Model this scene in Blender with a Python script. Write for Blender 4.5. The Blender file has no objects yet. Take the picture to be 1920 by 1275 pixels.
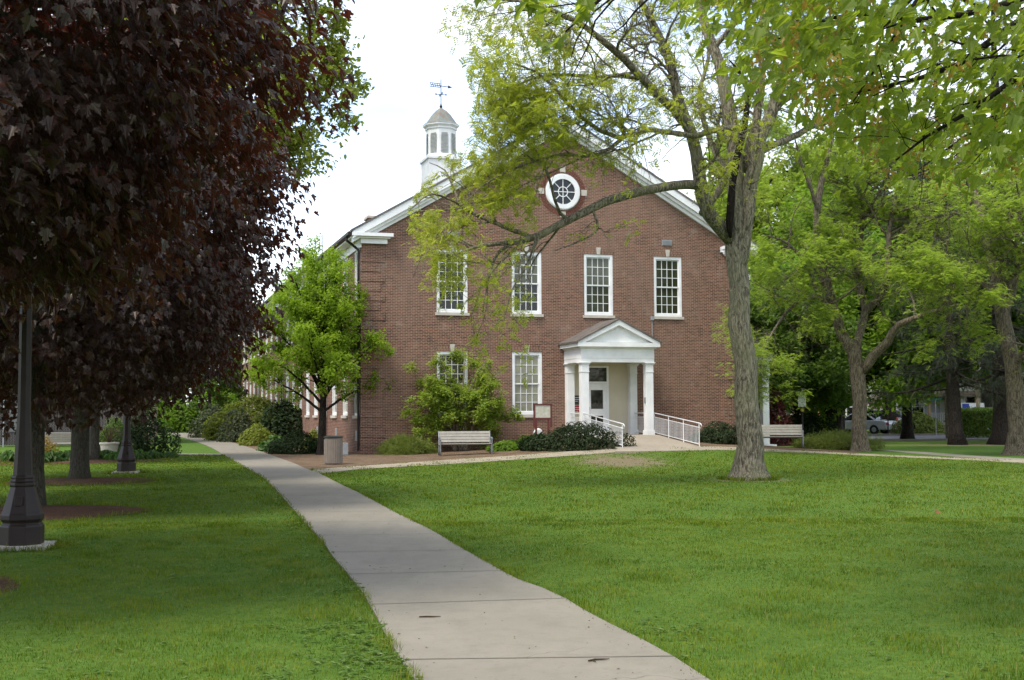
import bpy, math, random
import numpy as np
from mathutils import Matrix, Vector

scene = bpy.context.scene
COL = scene.collection
R = math.radians
random.seed(4)

# ------------------------------------------------------------------ camera, sky, sun, exposure
F, CX, CY, EYE = 2320.0, 960.0, 637.5, 1.75
PITCH = math.atan((771.0 - CY) / F)
CAMM = Matrix.Translation((0, 0, EYE)) @ Matrix.Rotation(R(90) + PITCH, 4, 'X') @ Matrix.Rotation(R(-0.31), 4, 'Z')
cd = bpy.data.cameras.new('camera')
cam = bpy.data.objects.new('camera', cd)
COL.objects.link(cam)
cam.matrix_world = CAMM
cd.sensor_width = 36.0
cd.lens = F / 1920.0 * 36.0
cd.clip_start = 0.1
cd.clip_end = 2000
scene.camera = cam

SUN_EL, SUN_AZ = 58.0, 226.0            # azimuth of the sun measured from +X, counter-clockwise
sun_dir = Vector((math.cos(R(SUN_AZ)) * math.cos(R(SUN_EL)), math.sin(R(SUN_AZ)) * math.cos(R(SUN_EL)), math.sin(R(SUN_EL))))
sd = bpy.data.lights.new('sun', 'SUN')
sd.energy = 1.8
sd.angle = R(20)
sd.color = (1.0, 0.95, 0.86)
sun = bpy.data.objects.new('sun', sd)
COL.objects.link(sun)
sun.rotation_euler = sun_dir.to_track_quat('Z', 'Y').to_euler()

world = bpy.data.worlds.new('World')
scene.world = world
world.use_nodes = True
wn = world.node_tree
wn.nodes.clear()
def wnode(t, **k):
    n = wn.nodes.new(t)
    for a, b in k.items(): setattr(n, a, b)
    return n
sky = wnode('ShaderNodeTexSky', sky_type='NISHITA', sun_disc=False)
sky.sun_elevation = R(SUN_EL)
sky.sun_rotation = R(90 - SUN_AZ)
tc = wnode('ShaderNodeTexCoord')
mp = wnode('ShaderNodeMapping')
mp.inputs['Scale'].default_value = (1.6, 1.6, 4.2)
mp.inputs['Location'].default_value = (1.35, 0.7, 0.1)
nz = wnode('ShaderNodeTexNoise')
nz.inputs['Scale'].default_value = 1.7
nz.inputs['Detail'].default_value = 7
nz.inputs['Roughness'].default_value = 0.55
rmp = wnode('ShaderNodeMapRange')
rmp.inputs['From Min'].default_value = 0.38
rmp.inputs['From Max'].default_value = 0.64
nz2 = wnode('ShaderNodeTexNoise')
nz2.inputs['Scale'].default_value = 4.0
nz2.inputs['Detail'].default_value = 5
cr = wnode('ShaderNodeMix', data_type='RGBA')
cr.inputs['A'].default_value = (5.0, 5.6, 6.4, 1)
cr.inputs['B'].default_value = (10.4, 10.4, 10.4, 1)
mx = wnode('ShaderNodeMix', data_type='RGBA')
bg = wnode('ShaderNodeBackground')
bg.inputs['Strength'].default_value = 0.104
wo = wnode('ShaderNodeOutputWorld')
L = wn.links.new
L(tc.outputs['Generated'], mp.inputs['Vector'])
L(mp.outputs['Vector'], nz.inputs['Vector'])
L(mp.outputs['Vector'], nz2.inputs['Vector'])
L(nz.outputs['Fac'], rmp.inputs['Value'])
L(nz2.outputs['Fac'], cr.inputs['Factor'])
L(rmp.outputs['Result'], mx.inputs['Factor'])
gain = wnode('ShaderNodeMix', data_type='RGBA', blend_type='MULTIPLY')
gain.inputs['Factor'].default_value = 1.0
gain.inputs['B'].default_value = (1.95, 1.75, 1.75, 1)
L(sky.outputs['Color'], gain.inputs['A'])
L(gain.outputs['Result'], mx.inputs['A'])
L(cr.outputs['Result'], mx.inputs['B'])
L(mx.outputs['Result'], bg.inputs['Color'])
L(bg.outputs['Background'], wo.inputs['Surface'])

scene.view_settings.view_transform = 'Standard'
scene.view_settings.look = 'None'
scene.view_settings.gamma = 1.0
scene.view_settings.exposure = 1.2
scene.render.engine = 'CYCLES'
scene.cycles.max_bounces = 8
scene.cycles.transparent_max_bounces = 8
scene.cycles.caustics_reflective = False
scene.cycles.caustics_refractive = False

# ------------------------------------------------------------------ ground shape and pixel helpers
def zt(x, y):
    return 0.5 * np.exp(-((np.asarray(x) - 5.5) / 6.0) ** 2 - ((np.asarray(y) - 52.5) / 5.5) ** 2)

def ray(px, py):
    return np.array(CAMM.to_3x3() @ Vector(((px - CX) / F, -(py - CY) / F, -1.0)))

def at(px, py, D):
    d = ray(px, py)
    return np.array((0, 0, EYE)) + d * (D / d[1])

def gnd(px, py):
    d = ray(px, py); d = d / d[1]
    t = np.arange(3.0, 260.0, 0.05)
    h = EYE + d[2] * t - zt(d[0] * t, t)
    i = np.argmax(h < 0) if (h < 0).any() else len(t) - 1
    return np.array((d[0] * t[i], t[i], float(zt(d[0] * t[i], t[i]))))

def on(x, y):
    return np.array((x, y, float(zt(x, y))))

# ------------------------------------------------------------------ mesh building
class MB:
    def __init__(self): self.c = []; self.n = 0
    def add(self, v, f):
        v = np.asarray(v, float).reshape(-1, 3)
        if isinstance(f, np.ndarray): self.c.append((v, [f + self.n]))
        else:
            by = {}
            for q in f: by.setdefault(len(q), []).append(q)
            self.c.append((v, [np.array(a, int) + self.n for a in by.values()]))
        self.n += len(v)
        return self
    def box(self, x0, x1, y0, y1, z0, z1):
        v = [(x, y, z) for z in (z0, z1) for y in (y0, y1) for x in (x0, x1)]
        return self.add(v, [(0, 2, 3, 1), (4, 5, 7, 6), (0, 1, 5, 4), (2, 6, 7, 3), (0, 4, 6, 2), (1, 3, 7, 5)])
    def prism(self, poly, y0, y1, axis='y'):
        n = len(poly)
        if axis == 'y': v = [(a, y0, b) for a, b in poly] + [(a, y1, b) for a, b in poly]
        elif axis == 'x': v = [(y0, a, b) for a, b in poly] + [(y1, a, b) for a, b in poly]
        else: v = [(a, b, y0) for a, b in poly] + [(a, b, y1) for a, b in poly]
        f = [tuple(range(n)), tuple(range(2 * n - 1, n - 1, -1))] + [(i, i + n, (i + 1) % n + n, (i + 1) % n) for i in range(n)]
        return self.add(v, f)
    def lathe(self, prof, n=16, c=(0, 0, 0), rot=0.0, cap=True):
        k = len(prof); a = np.arange(n) * 2 * math.pi / n + rot
        v = np.concatenate([np.stack([r * np.cos(a) + c[0], r * np.sin(a) + c[1], np.full(n, z + c[2])], 1) for r, z in prof])
        f = [(i * n + j, i * n + (j + 1) % n, (i + 1) * n + (j + 1) % n, (i + 1) * n + j) for i in range(k - 1) for j in range(n)]
        if cap: f += [tuple(range(n - 1, -1, -1)), tuple((k - 1) * n + j for j in range(n))]
        return self.add(v, f)
    def tube(self, pts, r, n=8):
        P = np.asarray(pts, float)[None]
        rr = np.full((1, P.shape[1]), r) if np.isscalar(r) else np.asarray(r, float)[None]
        return self.tubes(P, rr, n)
    def tubes(self, P, Rr, n=4, rng=None, rough=0.0):
        N, k, _ = P.shape
        T = np.gradient(P, axis=1)
        T /= np.linalg.norm(T, axis=2, keepdims=True) + 1e-9
        ref = np.where(np.abs(T[:, :1, 2:3]) > 0.8, np.array([1.0, 0, 0]), np.array([0, 0, 1.0]))
        u = np.cross(T, np.broadcast_to(ref, T.shape)); u /= np.linalg.norm(u, axis=2, keepdims=True) + 1e-9
        w = np.cross(T, u)
        a = np.arange(n) * 2 * math.pi / n
        rad = Rr[:, :, None] * np.ones(n)
        if rough and rng is not None: rad = rad * (1 + rough * rng.standard_normal(rad.shape))
        V = P[:, :, None, :] + rad[..., None] * (u[:, :, None, :] * np.cos(a)[:, None] + w[:, :, None, :] * np.sin(a)[:, None])
        idx = np.arange(N * k * n).reshape(N, k, n)
        a0 = idx[:, :-1]; a1 = np.roll(a0, -1, 2); b0 = idx[:, 1:]; b1 = np.roll(b0, -1, 2)
        f = np.stack([a0, a1, b1, b0], -1).reshape(-1, 4)
        self.add(V.reshape(-1, 3), f)
        if n > 3: self.add(np.zeros((0, 3)), np.concatenate([idx[:, -1], idx[:, 0, ::-1]]) - N * k * n)
        return self
    def mesh(self, name, mat=None, smooth=False):
        V = np.concatenate([c[0] for c in self.c]) if self.c else np.zeros((0, 3))
        fs = [f for c in self.c for f in c[1]]
        me = bpy.data.meshes.new(name)
        me.vertices.add(len(V)); me.vertices.foreach_set('co', V.astype(np.float32).ravel())
        loops = np.concatenate([f.ravel() for f in fs]).astype(np.int32)
        tot = np.concatenate([np.full(len(f), f.shape[1]) for f in fs]).astype(np.int32)
        st = np.concatenate([[0], np.cumsum(tot)[:-1]]).astype(np.int32)
        me.loops.add(len(loops)); me.loops.foreach_set('vertex_index', loops)
        me.polygons.add(len(tot)); me.polygons.foreach_set('loop_start', st)
        try: me.polygons.foreach_set('loop_total', tot)
        except Exception: pass
        me.polygons.foreach_set('use_smooth', np.full(len(tot), bool(smooth)))
        me.update(calc_edges=True)
        if mat: me.materials.append(mat)
        return me
    def build(self, name, mat, parent=None, smooth=False, loc=None, rz=0):
        o = bpy.data.objects.new(name, self.mesh(name, mat, smooth))
        COL.objects.link(o)
        if parent: o.parent = parent
        if loc is not None: o.location = [float(q) for q in loc]
        if rz: o.rotation_euler.z = rz
        return o

def bevel(o, w=0.01, seg=2):
    m = o.modifiers.new('bevel', 'BEVEL'); m.width = w; m.segments = seg; m.limit_method = 'ANGLE'
    return o

def tag(o, label, cat, group=None):
    o['label'] = label; o['category'] = cat
    if group: o['group'] = group
    return o

def thing(name, label, cat, loc=(0, 0, 0), rz=0, group=None):
    o = bpy.data.objects.new(name, None); COL.objects.link(o)
    o.location = [float(q) for q in loc]; o.rotation_euler = (0, 0, rz)
    o.empty_display_size = 0.3
    return tag(o, label, cat, group)

def kind(o, k): o['kind'] = k; return o

def dup(root, loc, rz=0, label=None, scale=None):
    r = root.copy(); COL.objects.link(r)
    r.location = [float(q) for q in loc]; r.rotation_euler = (0, 0, rz)
    if scale: r.scale = scale
    if label: r['label'] = label
    for ch in list(root.children):
        c = ch.copy(); COL.objects.link(c); c.parent = r
        for g in list(ch.children):
            d = g.copy(); COL.objects.link(d); d.parent = c
    return r

# ------------------------------------------------------------------ materials
class NT:
    def __init__(self, name):
        self.m = bpy.data.materials.new(name); self.m.use_nodes = True
        self.t = self.m.node_tree; self.t.nodes.clear()
        self.out = self.n('ShaderNodeOutputMaterial')
    def n(self, t, **k):
        n = self.t.nodes.new(t)
        for a, b in k.items(): setattr(n, a, b)
        return n
    def l(self, a, b): self.t.links.new(a, b)
    def noise(self, vec, scale, detail=3, rough=0.55):
        n = self.n('ShaderNodeTexNoise'); n.inputs['Scale'].default_value = scale
        n.inputs['Detail'].default_value = detail; n.inputs['Roughness'].default_value = rough
        if vec is not None: self.l(vec, n.inputs['Vector'])
        return n.outputs['Fac']
    def rng(self, v, a, b, c=0.0, d=1.0, smooth=False):
        n = self.n('ShaderNodeMapRange')
        if smooth: n.interpolation_type = 'SMOOTHSTEP'
        for i, q in zip(('From Min', 'From Max', 'To Min', 'To Max'), (a, b, c, d)): n.inputs[i].default_value = q
        self.l(v, n.inputs['Value']); return n.outputs['Result']
    def mix(self, f, a, b, mode='MIX'):
        n = self.n('ShaderNodeMix', data_type='RGBA', blend_type=mode)
        for s, q in (('Factor', f), ('A', a), ('B', b)):
            if isinstance(q, (int, float)): n.inputs[s].default_value = q
            elif isinstance(q, tuple): n.inputs[s].default_value = (q + (1,))[:4]
            else: self.l(q, n.inputs[s])
        return n.outputs['Result']
    def math(self, op, a, b=0.0):
        n = self.n('ShaderNodeMath', operation=op)
        for i, q in ((0, a), (1, b)):
            if isinstance(q, (int, float)): n.inputs[i].default_value = q
            else: self.l(q, n.inputs[i])
        return n.outputs[0]
    def mapping(self, vec, scale=(1, 1, 1), loc=(0, 0, 0), rot=(0, 0, 0)):
        n = self.n('ShaderNodeMapping'); n.inputs['Scale'].default_value = scale
        n.inputs['Location'].default_value = loc; n.inputs['Rotation'].default_value = rot
        self.l(vec, n.inputs['Vector']); return n.outputs['Vector']
    def obj(self): return self.n('ShaderNodeTexCoord').outputs['Object']
    def pos(self): return self.n('ShaderNodeNewGeometry').outputs['Position']
    def bsdf(self, col, rough=0.6, spec=0.4, metal=0.0, bump=None, bs=0.3, bd=0.02):
        p = self.n('ShaderNodeBsdfPrincipled')
        if isinstance(col, tuple): p.inputs['Base Color'].default_value = (col + (1,))[:4]
        else: self.l(col, p.inputs['Base Color'])
        if isinstance(rough, (int, float)): p.inputs['Roughness'].default_value = rough
        else: self.l(rough, p.inputs['Roughness'])
        p.inputs['Specular IOR Level'].default_value = spec
        p.inputs['Metallic'].default_value = metal
        if bump is not None:
            b = self.n('ShaderNodeBump'); b.inputs['Strength'].default_value = bs; b.inputs['Distance'].default_value = bd
            self.l(bump, b.inputs['Height']); self.l(b.outputs['Normal'], p.inputs['Normal'])
        return p.outputs['BSDF']
    def done(self, sh): self.l(sh, self.out.inputs['Surface']); return self.m

def paint(name, col, rough=0.5, spec=0.4, var=0.12, scale=3.0, metal=0.0, bump=0.0, fine=30):
    t = NT(name); o = t.obj()
    n = t.noise(o, scale, 5); n2 = t.noise(o, fine, 3)
    a = tuple(c * (1 - var) for c in col); b = tuple(min(1, c * (1 + var)) for c in col)
    c = t.mix(t.rng(n, 0.3, 0.7), a, b)
    c = t.mix(t.rng(n2, 0.5, 0.75, 0, var), c, tuple(q * 0.55 for q in col))
    return t.done(t.bsdf(c, rough, spec, metal, n2 if bump else None, bump))

def leafmat(name, c1, c2, tr, trans=0.4, rough=0.45, spec=0.35, c3=None):
    t = NT(name)
    g = t.n('ShaderNodeNewGeometry')
    rnd = g.outputs['Random Per Island']
    c = t.mix(rnd, c1, c2)
    if c3 is not None: c = t.mix(t.rng(t.math('FRACT', t.math('MULTIPLY', rnd, 17.3)), 0.86, 0.9), c, c3)
    big = t.noise(g.outputs['Position'], 0.55, 2)
    c = t.mix(t.rng(big, 0.3, 0.7, 0.0, 0.35), c, tuple(q * 0.6 for q in c1))
    p = t.bsdf(c, rough, spec)
    p.node.inputs['Specular Tint'].default_value = (1.0, 0.92, 0.78, 1)
    d = t.n('ShaderNodeBsdfTranslucent')
    ct = t.mix(rnd, tr, tuple(q * 1.3 for q in tr))
    t.l(ct, d.inputs['Color'])
    m = t.n('ShaderNodeMixShader'); m.inputs[0].default_value = trans
    t.l(p, m.inputs[1]); t.l(d.outputs[0], m.inputs[2])
    return t.done(m.outputs[0])

def barkmat(name, c1, c2, scale=1.0, moss=None):
    t = NT(name); o = t.obj()
    wob = t.n('ShaderNodeTexNoise'); wob.inputs['Scale'].default_value = 3.0; wob.inputs['Detail'].default_value = 2; t.l(o, wob.inputs['Vector'])
    ad = t.n('ShaderNodeVectorMath', operation='MULTIPLY_ADD'); t.l(wob.outputs['Color'], ad.inputs[0]); ad.inputs[1].default_value = (.16, .16, .5); t.l(o, ad.inputs[2])
    v = t.mapping(ad.outputs[0], (11 * scale, 11 * scale, 2.1 * scale))
    n = t.noise(v, 2.2, 8, 0.7)
    n2 = t.noise(o, 1.1, 3)
    c = t.mix(t.rng(n, 0.42, 0.60), c1, c2)
    if moss: c = t.mix(t.rng(n2, 0.45, 0.7, 0, 0.6), c, moss)
    return t.done(t.bsdf(c, 0.9, 0.15, bump=n, bs=1.0, bd=0.10))

WHITE = paint('white_paint', (0.72, 0.725, 0.70), 0.5, 0.35, 0.11, 1.6)
CREAM = paint('cream_panel', (0.52, 0.47, 0.35), 0.6, 0.3, 0.06, 1.2)
STONE = paint('limestone', (0.46, 0.42, 0.35), 0.85, 0.2, 0.14, 4)
DARKMETAL = paint('bronze_metal', (0.022, 0.015, 0.0125), 0.5, 0.25, 0.25, 6, 0.0)
GREYMETAL = paint('grey_metal', (0.30, 0.31, 0.31), 0.45, 0.5, 0.1, 6, 0.3)
BENCHWOOD = paint('bench_slats', (0.29, 0.27, 0.225), 0.6, 0.3, 0.12, 5)
BENCHIRON = paint('bench_iron', (0.20, 0.21, 0.21), 0.5, 0.5, 0.15, 8, 0.4)
BLACK = paint('black_trim', (0.015, 0.015, 0.016), 0.4, 0.5, 0.2)
RAILWHITE = paint('rail_paint', (0.66, 0.67, 0.66), 0.4, 0.5, 0.05)
SIGNRED = paint('oxblood_paint', (0.095, 0.020, 0.016), 0.5, 0.4, 0.15)
BOARD = paint('pale_board', (0.42, 0.41, 0.32), 0.7, 0.3, 0.18, 9)
def pane(name, col, rough, spec):
    t = NT(name); n = t.noise(t.obj(), 2.3, 2)
    c = t.mix(t.rng(t.noise(t.obj(), 1.1, 3), .35, .65), tuple(q * .7 for q in col), tuple(q * 1.3 for q in col))
    return t.done(t.bsdf(c, rough, spec, bump=n, bs=.12, bd=.02))
GLASS = pane('dark_glass', (0.012, 0.014, 0.011), 0.04, 0.4)
GLASSOLIVE = pane('olive_glass', (0.034, 0.038, 0.018), 0.07, 0.35)
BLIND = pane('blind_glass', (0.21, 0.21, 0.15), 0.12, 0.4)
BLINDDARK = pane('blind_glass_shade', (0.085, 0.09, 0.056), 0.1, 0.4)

# ------------------------------------------------------------------ leaves
def half_leaf(pts, fold=0.12, droop=0.25):
    r = [(x, y, fold * x - droop * y * y) for x, y in pts]
    l = [(-x, y, fold * x - droop * y * y) for x, y in pts[1:-1]]
    v = r + l
    n = len(r); m = len(l)
    return np.array(v), [tuple(range(n)), tuple([0] + [n - 1] + [n + i for i in range(m - 1, -1, -1)])]
MAPLE = half_leaf(fold=0.3, droop=0.5, pts=[(0, 0), (0.16, -0.10), (0.26, -0.01), (0.44, 0.10), (0.33, 0.22), (0.60, 0.46), (0.42, 0.50), (0.40, 0.58), (0.19, 0.52), (0.27, 0.76), (0.14, 0.77), (0, 1.0)])
OVAL = half_leaf([(0, 0), (0.26, 0.30), (0.24, 0.6), (0, 1.0)], 0.2)
DIAM = (np.array([(0, 0, 0), (0.3, 0.45, 0.06), (0, 1, -0.18), (-0.3, 0.45, 0.06)]), [(0, 1, 2, 3)])
LONGLEAF = half_leaf([(0, 0), (0.2, 0.2), (0.22, 0.55), (0, 1.0)], 0.25, 0.5)
def _spray(n, ln, w):
    v, f = [], []
    for i in range(n):
        y = 0.2 + 0.8 * i / (n - 1)
        for s in (-1, 1):
            a = len(v)
            t = np.array((s * 0.86, 0.5, -0.15)) * ln; q = np.array((-s * 0.3, 0.9, 0.1)) * w
            b = np.array((0, y, -0.35 * y * y))
            v += [b, b + t * 0.5 + q, b + t, b + t * 0.5 - q]
            f.append((a, a + 1, a + 2, a + 3))
    return np.array(v), f
SPRAY = _spray(4, 0.50, 0.13)
def _needle(n):
    v, f = [], []
    for i in range(n):
        y = i / n
        for s in (-1, 1):
            a = len(v); b = np.array((0, y, 0)); t = np.array((s * 0.14, 0.22, -0.10)); q = np.array((0, 0.05, 0.0))
            v += [b, b + t, b + t + q * 0.4, b + q]; f.append((a, a + 1, a + 2, a + 3))
    return np.array(v), f
NEEDLE = _needle(6)

def unit(a): return a / (np.linalg.norm(a, axis=-1, keepdims=True) + 1e-9)

def leaf_mb(P, N, T, S, tmpl, mb=None):
    """place the leaf template at P with face normal N, tip direction T and length S"""
    v, f = tmpl
    N = unit(N); T = unit(T - N * (T * N).sum(-1, keepdims=True)); X = np.cross(T, N)
    M = np.stack([X, T, N], -1)
    V = P[:, None, :] + np.einsum('nij,kj->nki', M, v) * S[:, None, None]
    mb = mb or MB()
    base = np.arange(len(P)) * len(v)
    V = V.reshape(-1, 3)
    by = {}
    for q in f: by.setdefault(len(q), []).append(q)
    fa = [(base[:, None, None] + np.array(a)[None]).reshape(-1, len(a[0])) + mb.n for a in by.values()]
    mb.c.append((V, fa)); mb.n += len(V)
    return mb

def smooth_poly(pts, k):
    P = np.asarray(pts, float)
    if len(P) > 2:
        Q = np.vstack([2 * P[0] - P[1], P, 2 * P[-1] - P[-2]]); out = []
        for i in range(1, len(Q) - 2):
            for t in np.linspace(0, 1, 8, endpoint=False):
                a, b, c, d = Q[i - 1:i + 3]
                out.append(0.5 * (2 * b + (c - a) * t + (2 * a - 5 * b + 4 * c - d) * t * t + (3 * b - a - 3 * c + d) * t ** 3))
        out.append(Q[-2]); P = np.array(out)
    s = np.concatenate([[0], np.cumsum(np.linalg.norm(np.diff(P, axis=0), axis=1))])
    u = np.linspace(0, s[-1], k)
    return np.stack([np.interp(u, s, P[:, i]) for i in range(P.shape[1])], 1)

def spawn(PP, RR, count, ln, k, ang, wig, grav, rng, tmin=0.15, rfac=0.55, rmax=0.05, taper=0.35, upb=0.0, shrink=0.4, out=None, outw=0.0):
    N, kk, _ = PP.shape
    seg = np.linalg.norm(np.diff(PP, axis=1), axis=2).sum(1)
    pi = rng.choice(N, count, p=seg / seg.sum())
    t = tmin + (1 - tmin) * rng.random(count) ** 0.85
    x = t * (kk - 1); i0 = np.minimum(x.astype(int), kk - 2); fr = (x - i0)[:, None]
    A, B = PP[pi, i0], PP[pi, i0 + 1]
    st = A * (1 - fr) + B * fr
    rs = RR[pi, i0] * (1 - fr[:, 0]) + RR[pi, i0 + 1] * fr[:, 0]
    tan = unit(B - A)
    perp = unit(np.cross(tan, rng.standard_normal((count, 3))))
    a = np.radians(rng.uniform(ang[0], ang[1], count))[:, None]
    d = np.cos(a) * tan + np.sin(a) * perp
    d[:, 2] += upb
    if out is not None:
        o = st - np.array(out); o[:, 2] = 0; d += outw * unit(o)
    d = unit(d)
    L_ = rng.uniform(ln[0], ln[1], count) * (1 - shrink * t)
    pts = [st]; p = st
    for _ in range(k - 1):
        p = p + d * (L_ / (k - 1))[:, None]
        pts.append(p)
        d = d + wig * rng.standard_normal((count, 3)); d[:, 2] += grav
        d = unit(d)
    P = np.stack(pts, 1)
    r0 = np.minimum(rs * rfac, rmax)
    Rr = r0[:, None] * np.linspace(1, taper, k)[None]
    return P, Rr

def twig_leaves(P, per, rng, tmin=0.15, jit=0.03):
    N, k, _ = P.shape
    pi = np.repeat(np.arange(N), per)
    t = tmin + (1 - tmin) * rng.random(len(pi))
    x = t * (k - 1); i0 = np.minimum(x.astype(int), k - 2); fr = (x - i0)[:, None]
    A, B = P[pi, i0], P[pi, i0 + 1]
    return A * (1 - fr) + B * fr + jit * rng.standard_normal((len(pi), 3)), unit(B - A)

def tree(name, label, cat, base, limbs, levels, leaf, bark, leafm, seed, group=None, root_flare=True, trunk_sides=14, prune=None):
    """limbs: list of (points, radii) in world space; levels: list of spawn settings; leaf: dict"""
    rng = np.random.default_rng(seed)
    base = np.asarray(base, float)
    root = thing(name, label, cat, base, 0, group)
    mb = MB(); K = 16
    LP, LR = [], []
    for pts, rad in limbs:
        Q = smooth_poly(np.column_stack([np.asarray(pts, float), np.asarray(rad, float)]), K)
        LP.append(Q[:, :3] - base); LR.append(Q[:, 3])
    LP = np.array(LP); LR = np.array(LR)
    jit = rng.standard_normal(LP.shape) * 0.04; jit[:, 0] = 0; jit *= np.minimum(LR, 0.25)[..., None] * 4
    LP = LP + jit
    big = LR[:, 0] > 0.09
    if big.any():
        mb.tubes(LP[big], LR[big], trunk_sides, rng, 0.035)
    if (~big).any(): mb.tubes(LP[~big], LR[~big], 7, rng, 0.05)
    if root_flare:
        r = LR[0, 0]; c = LP[0, 0]
        a = np.arange(20) * 2 * math.pi / 20
        lob = 1 + 0.13 * np.sin(a * 4 + seed) + 0.08 * np.sin(a * 7 + 1)
        v = []
        for z, s in ((-0.25, 1.8), (0.0, 1.48), (0.08, 1.30), (0.22, 1.13), (0.5, 1.0), (0.85, 0.86)):
            q = r * s * (1 + (lob - 1) * max(0, 1.3 - z * 1.6))
            v.append(np.stack([c[0] + q * np.cos(a), c[1] + q * np.sin(a), np.full(20, z)], 1))
        f = [(i * 20 + j, i * 20 + (j + 1) % 20, (i + 1) * 20 + (j + 1) % 20, (i + 1) * 20 + j) for i in range(5) for j in range(20)]
        mb.add(np.concatenate(v), f)
    src, srr = LP, LR
    skip = leaf.get('skip_trunk', True)
    if skip and len(LP) > 1: src, srr = LP[1:], LR[1:]
    for lv in levels:
        lv = dict(lv); sides = lv.pop('sides', 4)
        P, Rr = spawn(src, srr, rng=rng, **lv)
        if prune is not None:
            ok = prune(P[:, -1] + base) & prune(P[:, P.shape[1] // 2] + base); P, Rr = P[ok], Rr[ok]
        mb.tubes(P, Rr, sides)
        src, srr = P, Rr
    mb.build('trunk', bark, root, smooth=True)
    LPos, tan = twig_leaves(src, leaf['per'], rng, leaf.get('tmin', 0.15), leaf.get('jit', 0.03))
    if 'keep' in leaf:
        ok = leaf['keep'](LPos + base, rng); LPos, tan = LPos[ok], tan[ok]
    c = leaf.get('cluster', 1)
    if c > 1:
        LPos = np.repeat(LPos, c, 0) + rng.standard_normal((len(LPos) * c, 3)) * leaf.get('cj', 0.05)
        tan = np.repeat(tan, c, 0)
    n = len(LPos)
    N = leaf.get('up', 0.9) * np.array((0, 0, 1.0)) + leaf.get('nr', 0.6) * rng.standard_normal((n, 3))
    T = rng.standard_normal((n, 3)) + leaf.get('tanw', 0.6) * tan + np.array((0, 0, -leaf.get('hang', 0.4)))
    S = rng.uniform(leaf['size'][0], leaf['size'][1], n)
    leaf_mb(LPos, N, T, S, leaf['tmpl']).build('crown', leafm, root)
    return root

def auto_limbs(base, h, r, crown_r, z0, n, rng, lean=(0, 0), flat=0.55):
    base = np.asarray(base, float)
    top = base + np.array((lean[0], lean[1], h))
    tr = [base + (top - base) * t + np.array((rng.normal(0, 0.15), rng.normal(0, 0.15), 0)) * (t > 0) for t in (0, 0.25, 0.5, 0.75, 1)]
    L_ = [(tr, [r, r * 0.86, r * 0.68, r * 0.4, r * 0.12])]
    T = np.array(tr)
    for i in range(n):
        t = (z0 + (h * 0.92 - z0) * (i + 0.5) / n) / h
        a = i * 2.4 + rng.normal(0, 0.3)
        st = np.array([np.interp(t, (0, .25, .5, .75, 1), T[:, k]) for k in range(3)])
        prof = math.sin(min(1, max(0.12, (1 - t) * 1.25 + 0.1)) * 1.57)
        ln = crown_r * prof * rng.uniform(0.8, 1.1)
        d = np.array((math.cos(a), math.sin(a), 0))
        up = flat * ln
        p = [st, st + d * ln * 0.35 + np.array((0, 0, up * 0.5)), st + d * ln * 0.7 + np.array((0, 0, up * 0.85)), st + d * ln + np.array((0, 0, up))]
        rr = r * (1 - 0.75 * t) * 0.55
        L_.append((p, [rr, rr * 0.7, rr * 0.45, rr * 0.18]))
    return L_

def shrub(name, label, cat, c, size, n, leafsize, tmpl, mat, seed, bark=None, group=None, blobs=22, up=0.6, flat=0.0, parent_mat=None, stems=6):
    rng = np.random.default_rng(seed)
    rx, ry, rz = size
    root = thing(name, label, cat, c, 0, group)
    mb = MB()
    bc = rng.standard_normal((blobs, 3)); bc = unit(bc) * (rng.random((blobs, 1)) ** 0.4) * 0.62
    bc[:, 2] = np.abs(bc[:, 2]) * 1.25 - 0.12
    bc[0] = (.62, 0, .25); bc[1] = (-.62, 0, .2); bc[2] = (0, 0, .62); bc[3] = (0, -.6, .2)
    br = rng.uniform(0.30, 0.48, blobs)
    k = rng.integers(0, blobs, n * 3)
    d = unit(rng.standard_normal((n * 3, 3)))
    q = bc[k] + d * (br[k] * rng.uniform(0.72, 1.06, n * 3))[:, None]
    dist = np.linalg.norm(q[:, None, :] - bc[None], axis=2) / br[None]
    keep = (dist.min(1) > 0.66) & (q[:, 2] > -0.06)
    q, d = q[keep][:n], d[keep][:n]
    P = q * np.array((rx, ry, rz)) + np.array((0, 0, 0.02))
    P[:, 2] = np.maximum(P[:, 2], 0.02)
    m = len(P)
    N = d * (1 - flat) + up * np.array((0, 0, 1.0)) + 0.45 * rng.standard_normal((m, 3))
    T = rng.standard_normal((m, 3)) + d * 0.8 + np.array((0, 0, 0.2))
    leaf_mb(P, N, T, rng.uniform(leafsize[0], leafsize[1], m), tmpl).build('foliage', mat, root)
    S = np.zeros((stems, 5, 3)); Rr = np.zeros((stems, 5))
    for i in range(stems):
        e = bc[i % blobs] * np.array((rx, ry, rz))
        e[2] = max(e[2], 0.3 * rz)
        s0 = np.array((rng.normal(0, 0.08 * rx), rng.normal(0, 0.08 * ry), -0.05))
        for j in range(5):
            t = j / 4; S[i, j] = s0 * (1 - t) + e * t + np.array((0, 0, 0.1 * rz * math.sin(t * 3.1)))
            Rr[i, j] = max(0.012, 0.03 * min(rx, rz)) * (1 - 0.6 * t)
    mb.tubes(S, Rr, 5)
    mb.build('stem', bark or BARKDARK, root)
    return root

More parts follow.
